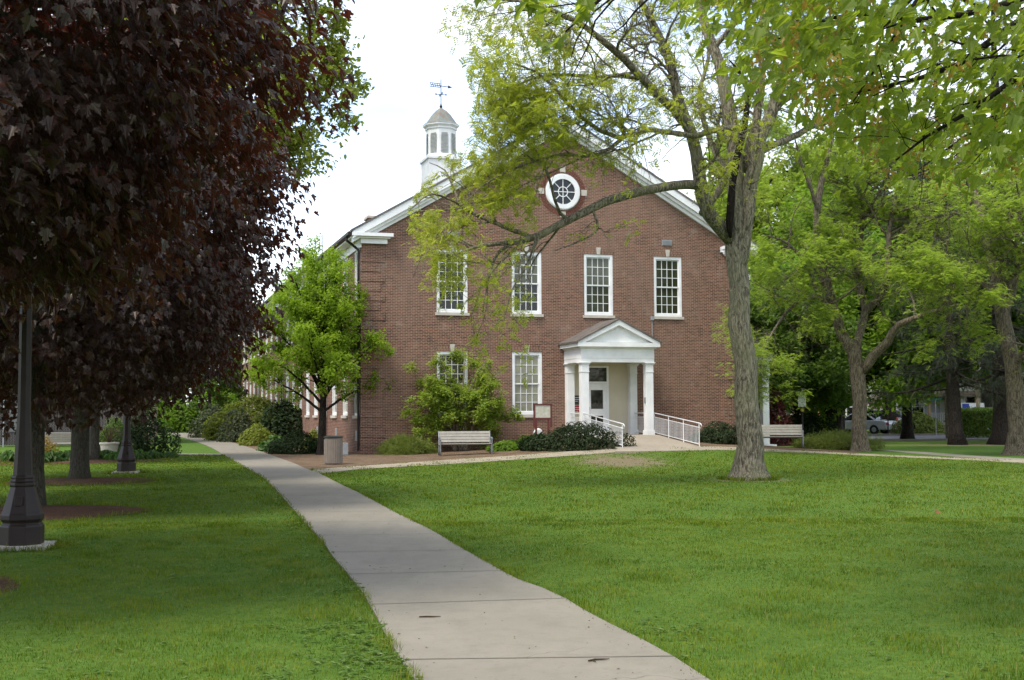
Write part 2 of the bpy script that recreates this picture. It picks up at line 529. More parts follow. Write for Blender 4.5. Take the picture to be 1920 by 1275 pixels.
BARKGREY = barkmat('grey_ridged_bark', (0.075, 0.063, 0.044), (0.34, 0.30, 0.21), 1.0, (0.25, 0.245, 0.13))
BARKTAN = barkmat('tan_bark', (0.075, 0.06, 0.042), (0.25, 0.21, 0.145), 1.0)
BARKDARK = barkmat('dark_bark', (0.012, 0.010, 0.008), (0.045, 0.037, 0.028), 1.2)
BARKMAPLE = barkmat('maple_bark', (0.04, 0.034, 0.026), (0.11, 0.10, 0.075), 1.5, (0.085, 0.09, 0.05))
BARKDEAD = barkmat('blackened_bark', (0.008, 0.006, 0.005), (0.03, 0.022, 0.016), 1.2)

LOCUST = leafmat('locust_leaf', (0.19, 0.225, 0.022), (0.30, 0.33, 0.04), (0.44, 0.49, 0.04), 0.5)
LOCUST2 = leafmat('locust_leaf_mid', (0.145, 0.19, 0.024), (0.25, 0.295, 0.042), (0.33, 0.46, 0.045), 0.52)
GREENMAPLE = leafmat('green_maple_leaf', (0.085, 0.13, 0.013), (0.155, 0.205, 0.022), (0.32, 0.41, 0.028), 0.5)
SEEDS = leafmat('maple_seed', (0.24, 0.16, 0.025), (0.36, 0.25, 0.045), (0.42, 0.28, 0.05), 0.45)
CRIMSON = leafmat('crimson_leaf', (0.019, 0.0125, 0.0105), (0.046, 0.028, 0.022), (0.17, 0.034, 0.015), 0.25, 0.38, 0.42, (0.055, 0.047, 0.030))
HORNBEAM = leafmat('hornbeam_leaf', (0.15, 0.235, 0.016), (0.25, 0.335, 0.028), (0.34, 0.50, 0.03), 0.52)
DOGWOOD = leafmat('dogwood_leaf', (0.17, 0.27, 0.032), (0.28, 0.37, 0.06), (0.36, 0.45, 0.05), 0.48)
BRIGHT = leafmat('bright_green_leaf', (0.09, 0.165, 0.014), (0.165, 0.255, 0.024), (0.24, 0.40, 0.03), 0.5)
MIDGREEN = leafmat('mid_green_leaf', (0.055, 0.10, 0.015), (0.105, 0.165, 0.024), (0.13, 0.23, 0.025), 0.45)
DEEPGREEN = leafmat('deep_green_leaf', (0.012, 0.026, 0.009), (0.032, 0.055, 0.018), (0.03, 0.06, 0.012), 0.25, 0.6, 0.15)
YEW = leafmat('yew_leaf', (0.02, 0.034, 0.014), (0.052, 0.074, 0.028), (0.03, 0.05, 0.02), 0.2, 0.6, 0.15)
JUNIPER = leafmat('juniper_leaf', (0.11, 0.155, 0.018), (0.21, 0.25, 0.04), (0.10, 0.15, 0.02), 0.3)
YELLOWGREEN = leafmat('yellow_green_leaf', (0.14, 0.18, 0.022), (0.24, 0.27, 0.04), (0.3, 0.36, 0.035), 0.45)
GREYGREEN = leafmat('grey_green_leaf', (0.045, 0.06, 0.03), (0.085, 0.105, 0.05), (0.08, 0.11, 0.03), 0.35)
REDLEAF = leafmat('red_leaf', (0.05, 0.012, 0.014), (0.12, 0.03, 0.03), (0.2, 0.03, 0.02), 0.35)
PINKBLOSSOM = leafmat('pink_blossom', (0.35, 0.2, 0.2), (0.5, 0.33, 0.32), (0.5, 0.3, 0.3), 0.4)
SPRUCE = leafmat('spruce_needle', (0.016, 0.028, 0.014), (0.045, 0.06, 0.028), (0.03, 0.05, 0.015), 0.2)
HOSTA = leafmat('hosta_leaf', (0.04, 0.10, 0.018), (0.08, 0.16, 0.03), (0.09, 0.2, 0.02), 0.35)
# ------------------------------------------------------------------ ground, paths, beds, road
DIRT_C = gnd(1165, 866)
TREE_B = gnd(1405, 899)
def ground_material():
    t = NT('lawn_soil'); p = t.pos()
    a = t.noise(p, 0.35, 4); b = t.noise(p, 2.2, 5); c = t.noise(p, 14, 4); f = t.noise(p, 70, 3)
    g = t.mix(t.rng(a, 0.35, 0.65), (0.055, 0.115, 0.014), (0.078, 0.145, 0.018))
    g = t.mix(t.rng(b, 0.40, 0.68, 0, 0.75), g, (0.10, 0.165, 0.024))
    g = t.mix(t.rng(c, 0.42, 0.66, 0, 0.6), g, (0.030, 0.072, 0.010))
    g = t.mix(t.rng(f, 0.52, 0.72, 0, 0.5), g, (0.15, 0.20, 0.04))
    def blob(cx, cy, rx, ry, amp=0.7):
        v = t.mapping(p, (1 / rx, 1 / ry, 0), (-cx / rx, -cy / ry, 0))
        ln = t.n('ShaderNodeVectorMath', operation='LENGTH'); t.l(v, ln.inputs[0])
        return t.rng(t.math('ADD', ln.outputs['Value'], t.math('MULTIPLY', t.math('SUBTRACT', b, 0.5), amp * 2)), 1.15, 0.55, 0, 1)
    m = blob(DIRT_C[0], DIRT_C[1], 1.7, 4.6, 1.3)
    m = t.math('MAXIMUM', m, blob(TREE_B[0], TREE_B[1], 1.0, 1.2, 0.5))
    m = t.math('MAXIMUM', m, blob(26.5, 60.0, 9.0, 2.2, 0.6))
    soil = t.mix(t.rng(c, 0.35, 0.65), (0.13, 0.10, 0.06), (0.21, 0.165, 0.105))
    g = t.mix(t.math('MULTIPLY', m, 0.92), g, soil)
    return t.done(t.bsdf(g, 0.95, 0.1, bump=f, bs=0.6, bd=0.03))
def axis(lo, a, b, hi, step):
    l = -np.geomspace(1, (a - lo) + 1, 22)[::-1] + 1 + a
    r = np.geomspace(1, (hi - b) + 1, 22) - 1 + b
    return np.concatenate([l[:-1], np.arange(a, b, step), r])
gx = axis(-900, -20, 30, 900, 0.5); gy = axis(-300, 30, 72, 1500, 0.5)
X, Y = np.meshgrid(gx, gy)
V = np.stack([X, Y, zt(X, Y)], -1).reshape(-1, 3)
ny, nx = X.shape
ii = np.arange(ny * nx).reshape(ny, nx)
fa = np.stack([ii[:-1, :-1], ii[:-1, 1:], ii[1:, 1:], ii[1:, :-1]], -1).reshape(-1, 4)
lawn = kind(MB().add(V, fa).build('lawn', ground_material(), smooth=True), 'structure')

def concrete(name, c1=(0.222, 0.202, 0.156), joint=1.75, direction=(0.2, 1)):
    t = NT(name); p = t.pos()
    a = t.noise(p, 0.7, 5); b = t.noise(p, 5, 5); f = t.noise(p, 120, 2); q = t.noise(p, 26, 3)
    c = t.mix(t.rng(a, 0.3, 0.7), tuple(k * 0.86 for k in c1), tuple(k * 1.06 for k in c1))
    c = t.mix(t.rng(b, 0.48, 0.72, 0, 0.45), c, tuple(k * 0.74 for k in c1))
    c = t.mix(t.rng(q, 0.60, 0.72, 0, 0.35), c, (0.13, 0.11, 0.08))
    w = t.n('ShaderNodeTexVoronoi', feature='DISTANCE_TO_EDGE'); w.inputs['Scale'].default_value = 0.33
    wv = t.n('ShaderNodeVectorMath', operation='ADD'); nv_ = t.n('ShaderNodeTexNoise'); nv_.inputs['Scale'].default_value = 2.2; t.l(p, nv_.inputs['Vector']); t.l(p, wv.inputs[0]); t.l(nv_.outputs['Color'], wv.inputs[1]); t.l(wv.outputs[0], w.inputs['Vector'])
    c = t.mix(t.math('MULTIPLY', t.rng(w.outputs['Distance'], 0.0012, 0.004, 1, 0), t.rng(a, 0.52, 0.6, 0, 0.55)), c, (0.09, 0.075, 0.055))
    st = t.noise(t.mapping(p, (2.6, .5, 1)), 1.1, 5, 0.6)
    c = t.mix(t.rng(st, 0.5, 0.72, 0, 0.35), c, tuple(k * 0.68 for k in c1))
    c = t.mix(t.rng(f, 0.55, 0.75, 0, 0.3), c, (0.29, 0.26, 0.20))
    return t.done(t.bsdf(c, 0.9, 0.2, bump=f, bs=0.25, bd=0.01))
PAVE = concrete('concrete')
JOINT = paint('dark_joint', (0.10, 0.085, 0.065), 0.95, 0.1, 0.3, 8)
def ribbon(A, B, nu, lift, name, mat, nv=7, skirt=0.06, wob=0.0, seed=1):
    rng = np.random.default_rng(seed)
    A = smooth_poly(A, nu); B = smooth_poly(B, nu)
    t = np.linspace(0, 1, nv)[None, :, None]
    G = A[:, None, :] * (1 - t) + B[:, None, :] * t
    if wob:
        for e in (0, -1):
            w = np.convolve(rng.standard_normal(nu + 4), np.ones(3) / 3, 'same')[2:-2] * wob
            dd = unit(B - A) * (1 if e == 0 else -1); G[:, e, :2] += (dd * w[:, None])[:, :2]
    G[..., 2] = zt(G[..., 0], G[..., 1]) + lift
    lo1 = G[:, :1].copy(); lo1[..., 2] -= skirt + lift; lo2 = G[:, -1:].copy(); lo2[..., 2] -= skirt + lift
    G = np.concatenate([lo1, G, lo2], 1)
    k = nv + 2
    idx = np.arange(nu * k).reshape(nu, k)
    f = np.stack([idx[:-1, :-1], idx[1:, :-1], idx[1:, 1:], idx[:-1, 1:]], -1).reshape(-1, 4)
    return kind(MB().add(G.reshape(-1, 3), f).build(name, mat), 'structure'), A, B

MP = [(1275, 776, 1318), (1240, 752, 1268), (1193, 722, 1185), (1154, 702, 1107), (1116, 680, 1042), (1089, 659, 968), (1062, 637, 920), (1039, 619, 880),
      (1000, 590, 814), (969, 560, 753), (933, 530, 687), (905, 503, 630), (888, 480, 597), (880, 465, 574), (870, 448, 552), (860, 430, 525),
      (850, 413, 497), (840, 397, 468), (830, 372, 435), (820, 340, 400), (812, 312, 376)]
pl = [gnd(a, y) for y, a, b in MP]; pr = [gnd(b, y) for y, a, b in MP]
pl = [2 * np.array(pl[0]) - pl[3] - (pl[1] - pl[0]) * 8] + pl
pr = [2 * np.array(pr[0]) - pr[3] - (pr[1] - pr[0]) * 8] + pr
pl[0][2] = 0; pr[0][2] = 0
path, PL, PR = ribbon(pl, pr, 160, 0.022, 'path', PAVE, 7, 0.08, 0.012, 3)
# expansion joints: thin dark sheets across the walk
jm = MB(); acc = 0.0; last = 0
for i in range(1, len(PL)):
    acc += np.linalg.norm(PL[i] - PL[i - 1])
    if acc > 1.95:
        acc = 0
        a, b = PL[i], PR[i]; d = unit(PL[i] - PL[i - 1]) * 0.0075
        q = [a - d, a + d, b + d, b - d]
        for k in q: k[2] = 0.0265
        jm.add(q, [(0, 1, 2, 3)])
kind(jm.build('path_joint_marking', JOINT), 'structure')

CP = [(578, 882, 891), (640, 877, 884), (680, 874, 880), (741, 870, 876.5), (860, 861.5, 869.5), (1000, 852, 860), (1100, 845, 853), (1183, 839.5, 847),
      (1280, 837.5, 843.8), (1360, 838.5, 844), (1433, 842.3, 846.8), (1560, 848.4, 851.4), (1759, 857.5, 860.4), (1920, 863.5, 868.5), (2150, 874, 881)]
cu = [gnd(x, a) for x, a, b in CP]; cl = [gnd(x, b) for x, a, b in CP]
_, CUL, CLL = ribbon(cl, cu, 140, 0.018, 'path', concrete('concrete_pale', (0.30, 0.258, 0.185)), 7, 0.06, 0.01, 5)
SP = [(1590, 840.0, 841.0), (1640, 842.6, 843.8), (1747, 849.0, 853.2), (1860, 857.0, 861.0), (1990, 864.5, 870)]
ribbon([gnd(x, b) for x, a, b in SP], [gnd(x, a) for x, a, b in SP], 40, 0.013, 'path', PAVE, 5, 0.05)
LPp = [(-160, 851, 855), (0, 850.6, 854.3), (200, 850.2, 853.6), (300, 850, 853), (414, 851, 853.8)]
ribbon([gnd(x, b) for x, a, b in LPp], [gnd(x, a) for x, a, b in LPp], 40, 0.013, 'path', PAVE, 5, 0.05)

def mulch_material(name, a, b, cc):
    t = NT(name); p = t.pos()
    n = t.noise(p, 1.3, 4); f = t.noise(t.mapping(p, (1, 1.0, 1), rot=(0, 0, 0.6)), 22, 5, 0.7); h = t.noise(p, 60, 3, 0.7)
    c = t.mix(t.rng(n, 0.35, 0.65), a, b)
    c = t.mix(t.rng(f, 0.47, 0.62, 0, 0.8), c, tuple(q * 0.4 for q in a))
    c = t.mix(t.rng(h, 0.56, 0.68, 0, 0.8), c, cc)
    return t.done(t.bsdf(c, 0.95, 0.1, bump=f, bs=1.0, bd=0.05))
MULCH = mulch_material('bark_mulch', (0.125, 0.082, 0.050), (0.20, 0.14, 0.088), (0.33, 0.25, 0.16))
MULCHDARK = mulch_material('dark_mulch', (0.085, 0.045, 0.026), (0.13, 0.072, 0.040), (0.20, 0.12, 0.07))
PHI = math.atan2(0.2945, 0.9556)
E = np.array((math.cos(PHI), math.sin(PHI), 0)); DB = np.array((-math.sin(PHI), math.cos(PHI), 0)); CORN = np.array((-6.27, 51.4, 0))
def bl(s, d, z=0.0): return CORN + E * s + DB * d + np.array((0, 0, z))
bed_lo = [gnd(x, a) for x, a, b in CP[:12]] + [gnd(1612, 849.5)]
bed_up = [bl(s, 1.0) for s in np.linspace(-0.6, 18.2, len(bed_lo) - 3)] + [gnd(1440, 836), gnd(1530, 840), gnd(1600, 845.5)]
ribbon(bed_lo, bed_up, 90, 0.008, 'mulch_bed', MULCH, 16, 0.03, 0.05)
b2 = [gnd(b, y) for y, a, b in MP[12:]]
ribbon(b2, [bl(0.5, s) for s in np.linspace(-2.0, 56, len(b2))], 60, 0.006, 'mulch_bed', MULCH, 8, 0.03, 0.05)
# mulch rings under the maples
RINGS = [((-6.75, 12.1), 1.75), (tuple(gnd(62, 962)[:2]), 1.9), (tuple(gnd(148, 903)[:2]), 1.9), (tuple(gnd(178, 866)[:2]), 1.5)]
for i, ((cx, cy), r) in enumerate(RINGS):
    rng = np.random.default_rng(i); n = 48; a = np.arange(n) * 2 * math.pi / n
    w = 1 + 0.05 * np.sin(a * 3 + i) + 0.03 * rng.standard_normal(n)
    v = [(cx, cy, 0.07)] + [(cx + r * 0.6 * k * math.cos(q), cy + r * 0.6 * k * math.sin(q), 0.05) for q, k in zip(a, w)] + [(cx + r * k * math.cos(q), cy + r * k * math.sin(q), 0.003) for q, k in zip(a, w)]
    f = [(0, 1 + j, 1 + (j + 1) % n) for j in range(n)] + [(1 + j, 1 + n + j, 1 + n + (j + 1) % n, 1 + (j + 1) % n) for j in range(n)]
    kind(MB().add(v, f).build('mulch_ring', MULCHDARK), 'structure')
# hosta bed at the left
hb = [(-60, 862, 874), (60, 861, 872), (180, 859, 869), (290, 856, 866), (330, 855, 858)]
ribbon([gnd(x, b) for x, a, b in hb], [gnd(x, a) for x, a, b in hb], 30, 0.005, 'mulch_bed', MULCHDARK, 4, 0.02, 0.1)
# street with kerb and pavement across the right
ASPH = paint('asphalt', (0.17, 0.17, 0.172), 0.9, 0.2, 0.12, 0.4, bump=0.2, fine=80)
def strip(y0, y1, x0, x1, z, name, mat, tilt=0.02):
    v = [(x0, y0 - tilt * 40, z), (x1, y0 + tilt * 40, z), (x1, y1 + tilt * 40, z), (x0, y1 - tilt * 40, z), (x0, y0 - tilt * 40, -0.1), (x1, y0 + tilt * 40, -0.1)]
    return kind(MB().add(v, [(0, 1, 2, 3), (4, 5, 1, 0)]).build(name, mat), 'structure')
strip(69.5, 82.5, 8, 110, 0.006, 'road', ASPH)
strip(69.1, 69.4, 8, 110, 0.10, 'kerb', PAVE)
strip(82.6, 82.9, 8, 110, 0.12, 'kerb', PAVE)
strip(66.2, 67.4, 26.5, 110, 0.02, 'pavement', PAVE)

# ------------------------------------------------------------------ grass blades and weeds
def lawn_mask(x, y):
    xl = np.interp(y, PL[:, 1], PL[:, 0]); xr = np.interp(y, PR[:, 1], PR[:, 0])
    e = 0.035
    ok = (x < xl + e) | (x > xr - e)
    yl = np.interp(x, CLL[:, 0], CLL[:, 1])
    right = x > xr - 0.1
    ok &= ~(right & (y > yl + 0.05))
    for (cx, cy), r in RINGS: ok &= np.hypot(x - cx, y - cy) > r * 0.97
    return ok
GR = NT('grass_blade')
g = GR.n('ShaderNodeNewGeometry'); rnd = g.outputs['Random Per Island']
n1 = GR.noise(g.outputs['Position'], 0.4, 4); n2 = GR.noise(g.outputs['Position'], 2.6, 4)
c = GR.mix(rnd, (0.072, 0.124, 0.007), (0.175, 0.222, 0.012))
c = GR.mix(GR.rng(n1, 0.42, 0.60, 0, 0.7), c, (0.050, 0.106, 0.007))
c = GR.mix(GR.rng(n2, 0.47, 0.62, 0, 0.8), c, (0.195, 0.225, 0.026))
c = GR.mix(GR.rng(GR.noise(g.outputs['Position'], 9, 3), 0.5, 0.66, 0, 0.6), c, (0.038, 0.085, 0.007))
c = GR.mix(GR.rng(GR.math('FRACT', GR.math('MULTIPLY', rnd, 13.7)), 0.93, 0.95, 0, 1), c, (0.24, 0.22, 0.08))
pb = GR.bsdf(c, 0.8, 0.03); tl = GR.n('ShaderNodeBsdfTranslucent'); GR.l(c, tl.inputs['Color'])
ms = GR.n('ShaderNodeMixShader'); ms.inputs[0].default_value = 0.35; GR.l(pb, ms.inputs[1]); GR.l(tl.outputs[0], ms.inputs[2])
GRASS = GR.done(ms.outputs[0])
def blades_at(x, y, h, w, rng):
    n = len(x)
    a = rng.random(n) * 2 * math.pi; ln = rng.uniform(0.2, 1.1, n) * h
    b = np.stack([x, y, zt(x, y)], 1)
    side = np.stack([-np.sin(a), np.cos(a), np.zeros(n)], 1) * w[:, None]
    lean = np.stack([np.cos(a), np.sin(a), np.zeros(n)], 1) * ln[:, None]
    up = np.array((0, 0, 1.0))
    V = np.stack([b - side, b + side, b + side * 0.6 + lean * 0.35 + up * (h * 0.62)[:, None], b + lean + up * h[:, None], b - side * 0.6 + lean * 0.35 + up * (h * 0.62)[:, None]], 1)
    idx = np.arange(n)[:, None] * 5
    return V.reshape(-1, 3), np.concatenate([idx + np.array([[0, 1, 2, 4]])], 0), idx + np.array([[4, 2, 3]])
def blades(n, ymin, ymax, seed, hs, ws, pw):
    rng = np.random.default_rng(seed)
    u = rng.random(n)
    y = (ymin ** pw + u * (ymax ** pw - ymin ** pw)) ** (1 / pw)
    x = (rng.random(n) * 2 - 1) * (0.45 * y + 1.5)
    ok = lawn_mask(x, y)
    d = np.hypot((x - DIRT_C[0]) / 1.55, (y - DIRT_C[1]) / 4.2); ok &= rng.random(n) < np.clip(0.12 + 1.1 * (d - 0.55 + 0.35 * np.sin(x * 5 + np.sin(y * 2.3)) * np.sin(y * 1.9)), 0.06, 1)
    d = np.hypot((x - TREE_B[0]) / 1.0, (y - TREE_B[1]) / 1.1); ok &= (d > 1.0) | (rng.random(n) < 0.2)
    x, y = x[ok], y[ok]; n = len(x)
    xl = np.interp(y, PL[:, 1], PL[:, 0]); xr = np.interp(y, PR[:, 1], PR[:, 0])
    near = np.minimum(np.abs(x - xl), np.abs(x - xr))
    edge = np.exp(-(near / 0.09) ** 2)
    h = rng.uniform(*hs, n) * (1 + 1.0 * edge) * (0.8 + 0.55 * (np.sin(x * 4.1 + 2 * np.sin(y * 1.1)) * np.sin(y * 2.9 + x) > .35)) * (0.75 + 0.5 * np.sin(x * 1.7 + np.sin(y * 1.3)) ** 2)
    w = rng.uniform(*ws, n) * np.maximum(1, y / 11)
    return blades_at(x, y, h, w, rng)
gm = MB()
for args in ((290000, 7.0, 20, 1, (0.015, 0.034), (0.0016, 0.003), 1.0), (230000, 19, 52, 2, (0.022, 0.042), (0.0022, 0.004), 0.7)):
    V, q, tr = blades(*args)
    gm.c.append((V, [q + gm.n, tr + gm.n])); gm.n += len(V)
# longer tufts left by the mower round the trunk, the lamp footing and the mulch rings
rng = np.random.default_rng(5); bx, by = [], []
for cx, cy, r0, r1, n in [(TREE_B[0], TREE_B[1], .42, .78, 1500), (gnd(41, 1031)[0] * 1.012, gnd(41, 1031)[1] * 1.012, .40, .62, 1100), (gnd(237, 887)[0], gnd(237, 887)[1], .38, .6, 400)] + [(c[0], c[1], r * .96, r * 1.08, 900) for c, r in RINGS[:3]]:
    a = rng.random(n) * 6.283; r = r0 + (r1 - r0) * rng.random(n); r = r * (1 + .08 * np.sin(a * 5))
    bx.append(cx + r * np.cos(a)); by.append(cy + r * np.sin(a))
bx = np.concatenate(bx); by = np.concatenate(by)
V, q, tr = blades_at(bx, by, rng.uniform(.04, .12, len(bx)), rng.uniform(.002, .004, len(bx)) * np.maximum(1, by / 14), rng)
gm.c.append((V, [q + gm.n, tr + gm.n])); gm.n += len(V)
kind(gm.build('grass', GRASS), 'stuff')['label'] = 'short mown green grass blades of the lawn'

rng = np.random.default_rng(77)
wp = []
for cx, cy, n, sx, sy in [(700, 1240, 130, .28, .5), (640, 1180, 60, .3, .3), (560, 985, 30, .12, 1.2), (590, 1050, 20, .15, .6), (1200, 1170, 12, .25, .5), (600, 905, 10, .3, 1), (650, 1110, 25, .15, .4),
                          (1230, 1190, 14, .2, .3), (980, 1050, 12, .2, .5), (850, 1050, 10, .15, .6), (780, 1270, 20, .1, .2)]:
    c0 = gnd(cx, cy)
    for _ in range(n):
        p = c0[:2] + rng.standard_normal(2) * (sx, sy)
        if lawn_mask(np.array([p[0]]), np.array([p[1]]))[0]: wp.append(p)
for _ in range(520):
    yy = 7.6 + 20 * rng.random() ** 1.6; p = np.array(((rng.random() * 2 - 1) * (.43 * yy + .3), yy))
    if np.sin(p[0] * 1.9 + 1) + np.sin(p[1] * 1.3 + p[0]) > .25 and lawn_mask(p[:1], p[1:])[0]: wp.append(p)
wp = np.array(wp); k = 7
P = np.repeat(np.column_stack([wp, np.full(len(wp), 0.02)]), k, 0)
an = rng.random(len(P)) * 6.28
T = np.stack([np.cos(an), np.sin(an), rng.uniform(0.25, 1.0, len(P))], 1)
N = np.stack([-np.cos(an) * 0.5, -np.sin(an) * 0.5, np.ones(len(P))], 1) + 0.2 * rng.standard_normal((len(P), 3))
WEED = leafmat('weed_leaf', (0.08, 0.15, 0.025), (0.16, 0.23, 0.06), (0.12, 0.22, 0.03), 0.4)
o = kind(leaf_mb(P, N, T, rng.uniform(0.02, 0.052, len(P)), LONGLEAF).build('weeds', WEED), 'stuff')
o['label'] = 'low broad-leaved weeds along the path edges'

# crumbs of dry leaf and bark on the walk
rng = np.random.default_rng(88); n = 420
y = 7.5 + 24 * rng.random(n) ** 1.4; xl = np.interp(y, PL[:, 1], PL[:, 0]); xr = np.interp(y, PR[:, 1], PR[:, 0])
f = rng.random(n); f = np.where(rng.random(n) < .45, np.where(f < .5, f * .16, 1 - (1 - f) * .16), f)
P = np.stack([xl + (xr - xl) * f, y, np.full(n, .0262)], 1)
o = kind(leaf_mb(P, rng.standard_normal((n, 3)) * .15 + (0, 0, 1), rng.standard_normal((n, 3)), rng.uniform(.008, .035, n) * (1 - .45 * (rng.random(n) < .7)), DIAM).build('litter', paint('dry_crumbs', (0.085, 0.06, 0.032), .9, .1, .6, 3)), 'stuff')
o['label'] = 'small dry crumbs of leaf and bark scattered on the path'
# fallen twigs and a dry leaf
TWIG = paint('twig_wood', (0.055, 0.035, 0.022), 0.9, 0.1, 0.3)
for px, py, pts, lab in [(806, 1164, [(-.09, 0), (-.03, .012), (.03, .005), (.09, .02)], 'straight brown twig lying on the concrete path, the farther one'),
                         (1122, 1248, [(-.07, -.02), (-.02, .03), (.03, .035), (.08, .045)], 'bent brown twig lying on the concrete path, the nearer one')]:
    g0 = gnd(px, py)
    m = MB().tube([(g0[0] + a, g0[1] + b, 0.032) for a, b in pts], [0.006, 0.007, 0.006, 0.003], 6)
    if px > 1000: m.tube([(g0[0] - .04, g0[1] + .01, .032), (g0[0] - .02, g0[1] - .06, .032)], [0.005, 0.002], 6)
    tag(m.build('fallen_twig', TWIG), lab, 'twig', 'twigs fallen on the path')
g0 = gnd(1757, 968)
tag(leaf_mb(np.array([[g0[0], g0[1], 0.05]]), np.array([[0.1, -0.7, 0.6]]), np.array([[0.4, 0.2, 1.0]]), np.array([0.11]), MAPLE).build('dead_leaf', paint('dry_leaf', (0.16, 0.07, 0.03), 0.8, 0.2, 0.3)), 'single dry brown leaf lying on the right lawn', 'leaf')
# ------------------------------------------------------------------ brick hall (local x along the gable front, y into the building, z up)
def brickmat(name, side=False, soldier=False, dark=1.0):
    t = NT(name); o = t.obj()
    s = t.n('ShaderNodeSeparateXYZ'); t.l(o, s.inputs[0])
    c = t.n('ShaderNodeCombineXYZ')
    t.l(s.outputs['Y' if side else 'X'], c.inputs[0]); t.l(s.outputs['Z'], c.inputs[1])
    vec = c.outputs[0]
    if soldier: vec = t.mapping(vec, rot=(0, 0, R(90)))
    b = t.n('ShaderNodeTexBrick')
    t.l(vec, b.inputs['Vector'])
    b.offset = 0.5
    for k, q in (('Scale', 1.0), ('Brick Width', 0.213), ('Row Height', 0.0677), ('Mortar Size', 0.0065), ('Mortar Smooth', 0.1), ('Bias', -0.1)): b.inputs[k].default_value = q
    b.inputs['Color1'].default_value = (0.168 * dark, 0.066 * dark, 0.041 * dark, 1)
    b.inputs['Color2'].default_value = (0.078 * dark, 0.031 * dark, 0.023 * dark, 1)
    b.inputs['Mortar'].default_value = (0.40, 0.31, 0.21, 1)
    big = t.noise(o, 0.33, 5, 0.6); mid = t.noise(o, 1.6, 5, 0.65)
    v2 = t.n('ShaderNodeTexVoronoi', voronoi_dimensions='2D'); v2.inputs['Scale'].default_value = 1.0
    t.l(t.mapping(vec, (1 / 0.213, 1 / 0.0677, 1)), v2.inputs['Vector'])
    sx = t.n('ShaderNodeSeparateColor'); t.l(v2.outputs['Color'], sx.inputs[0])
    col = t.mix(t.rng(sx.outputs[0], 0.74, 0.80, 0, 0.7), b.outputs['Color'], (0.045, 0.026, 0.026))
    col = t.mix(t.rng(sx.outputs[1], 0.7, 0.9, 0, 0.45), col, (0.21, 0.105, 0.08))
    col = t.mix(t.rng(big, 0.40, 0.62, 0, 0.6), col, (0.18, 0.105, 0.08))
    col = t.mix(t.rng(mid, 0.57, 0.70, 0, 0.55), col, (0.27, 0.205, 0.16))
    col = t.mix(t.rng(mid, 0.44, 0.30, 0, 0.65), col, (0.062, 0.030, 0.024))
    strk = t.noise(t.mapping(o, (2.6, 2.6, .16)), 1.3, 5, .65)
    col = t.mix(t.rng(strk, 0.52, 0.68, 0, 0.4), col, (0.075, 0.042, 0.032))
    col = t.mix(t.math('MULTIPLY', b.outputs['Fac'], 0.8), col, (0.40, 0.31, 0.21))
    inv = t.math('SUBTRACT', 1.0, b.outputs['Fac'])
    return t.done(t.bsdf(col, 0.88, 0.15, bump=inv, bs=0.7, bd=0.008))
BRICK = brickmat('red_brick'); BRICKSIDE = brickmat('red_brick_side', True); SOLDIER = brickmat('soldier_brick', False, True, 1.15); SOLDIERSIDE = brickmat('soldier_brick_side', True, True, 1.15)
SLATE = NT('roof_slate'); _o = SLATE.obj(); _b = SLATE.n('ShaderNodeTexBrick'); SLATE.l(_o, _b.inputs['Vector'])
for k, q in (('Scale', 1.0), ('Brick Width', 0.3), ('Row Height', 0.22), ('Mortar Size', 0.006)): _b.inputs[k].default_value = q
_b.inputs['Color1'].default_value = (0.13, 0.125, 0.12, 1); _b.inputs['Color2'].default_value = (0.075, 0.072, 0.072, 1); _b.inputs['Mortar'].default_value = (0.03, 0.03, 0.03, 1)
SLATE = SLATE.done(SLATE.bsdf(SLATE.mix(SLATE.rng(SLATE.noise(_o, 1.2, 5), 0.4, 0.7, 0, 0.6), _b.outputs['Color'], (0.19, 0.165, 0.14)), 0.75, 0.3))

HALL = thing('brick_hall', 'two-storey red brick hall with white gable trim, sash windows and a columned porch', 'building', CORN, PHI)
W_, EV, LEN = 17.82, 8.95, 58.0
MID = W_ / 2
def rake_z(x): return 9.2 + (min(x, W_ - x) + 0.35) * 0.578
def holed(mb, fx, xs, zs, holes, depth):
    X = sorted(set([xs[0], xs[1]] + [q for h in holes for q in h[:2]])); Z = sorted(set([zs[0], zs[1]] + [q for h in holes for q in h[2:]]))
    for i in range(len(X) - 1):
        for j in range(len(Z) - 1):
            a, b, c, d = X[i], X[i + 1], Z[j], Z[j + 1]
            if any(a >= h[0] - 1e-6 and b <= h[1] + 1e-6 and c >= h[2] - 1e-6 and d <= h[3] + 1e-6 for h in holes): continue
            mb.add([fx(a, 0, c), fx(b, 0, c), fx(b, 0, d), fx(a, 0, d)], [(0, 1, 2, 3)])
    for a, b, c, d in holes:
        v = [fx(x, y, z) for y in (0, depth) for x, z in ((a, c), (b, c), (b, d), (a, d))]
        mb.add(v, [(0, 4, 5, 1), (1, 5, 6, 2), (2, 6, 7, 3), (3, 7, 4, 0), (4, 7, 6, 5)])
WW, ZL, ZU, HH = 1.36, 1.60, 5.96, 2.70
WX = [3.90, 7.24, 10.58, 13.92]
fh = [(x - WW / 2, x + WW / 2, ZU, ZU + HH) for x in WX] + [(x - WW / 2, x + WW / 2, ZL, ZL + HH) for x in WX[:2]]
m = MB(); holed(m, lambda x, y, z: (x, y, z), (0, W_), (-0.6, EV), fh, 0.2)
m.add([(0, 0, EV), (W_, 0, EV), (W_, 0, 9.2), (MID, 0, rake_z(MID) - 0.25), (0, 0, 9.2)], [(0, 1, 2, 3, 4)])
m.build('front_wall', BRICK, HALL)
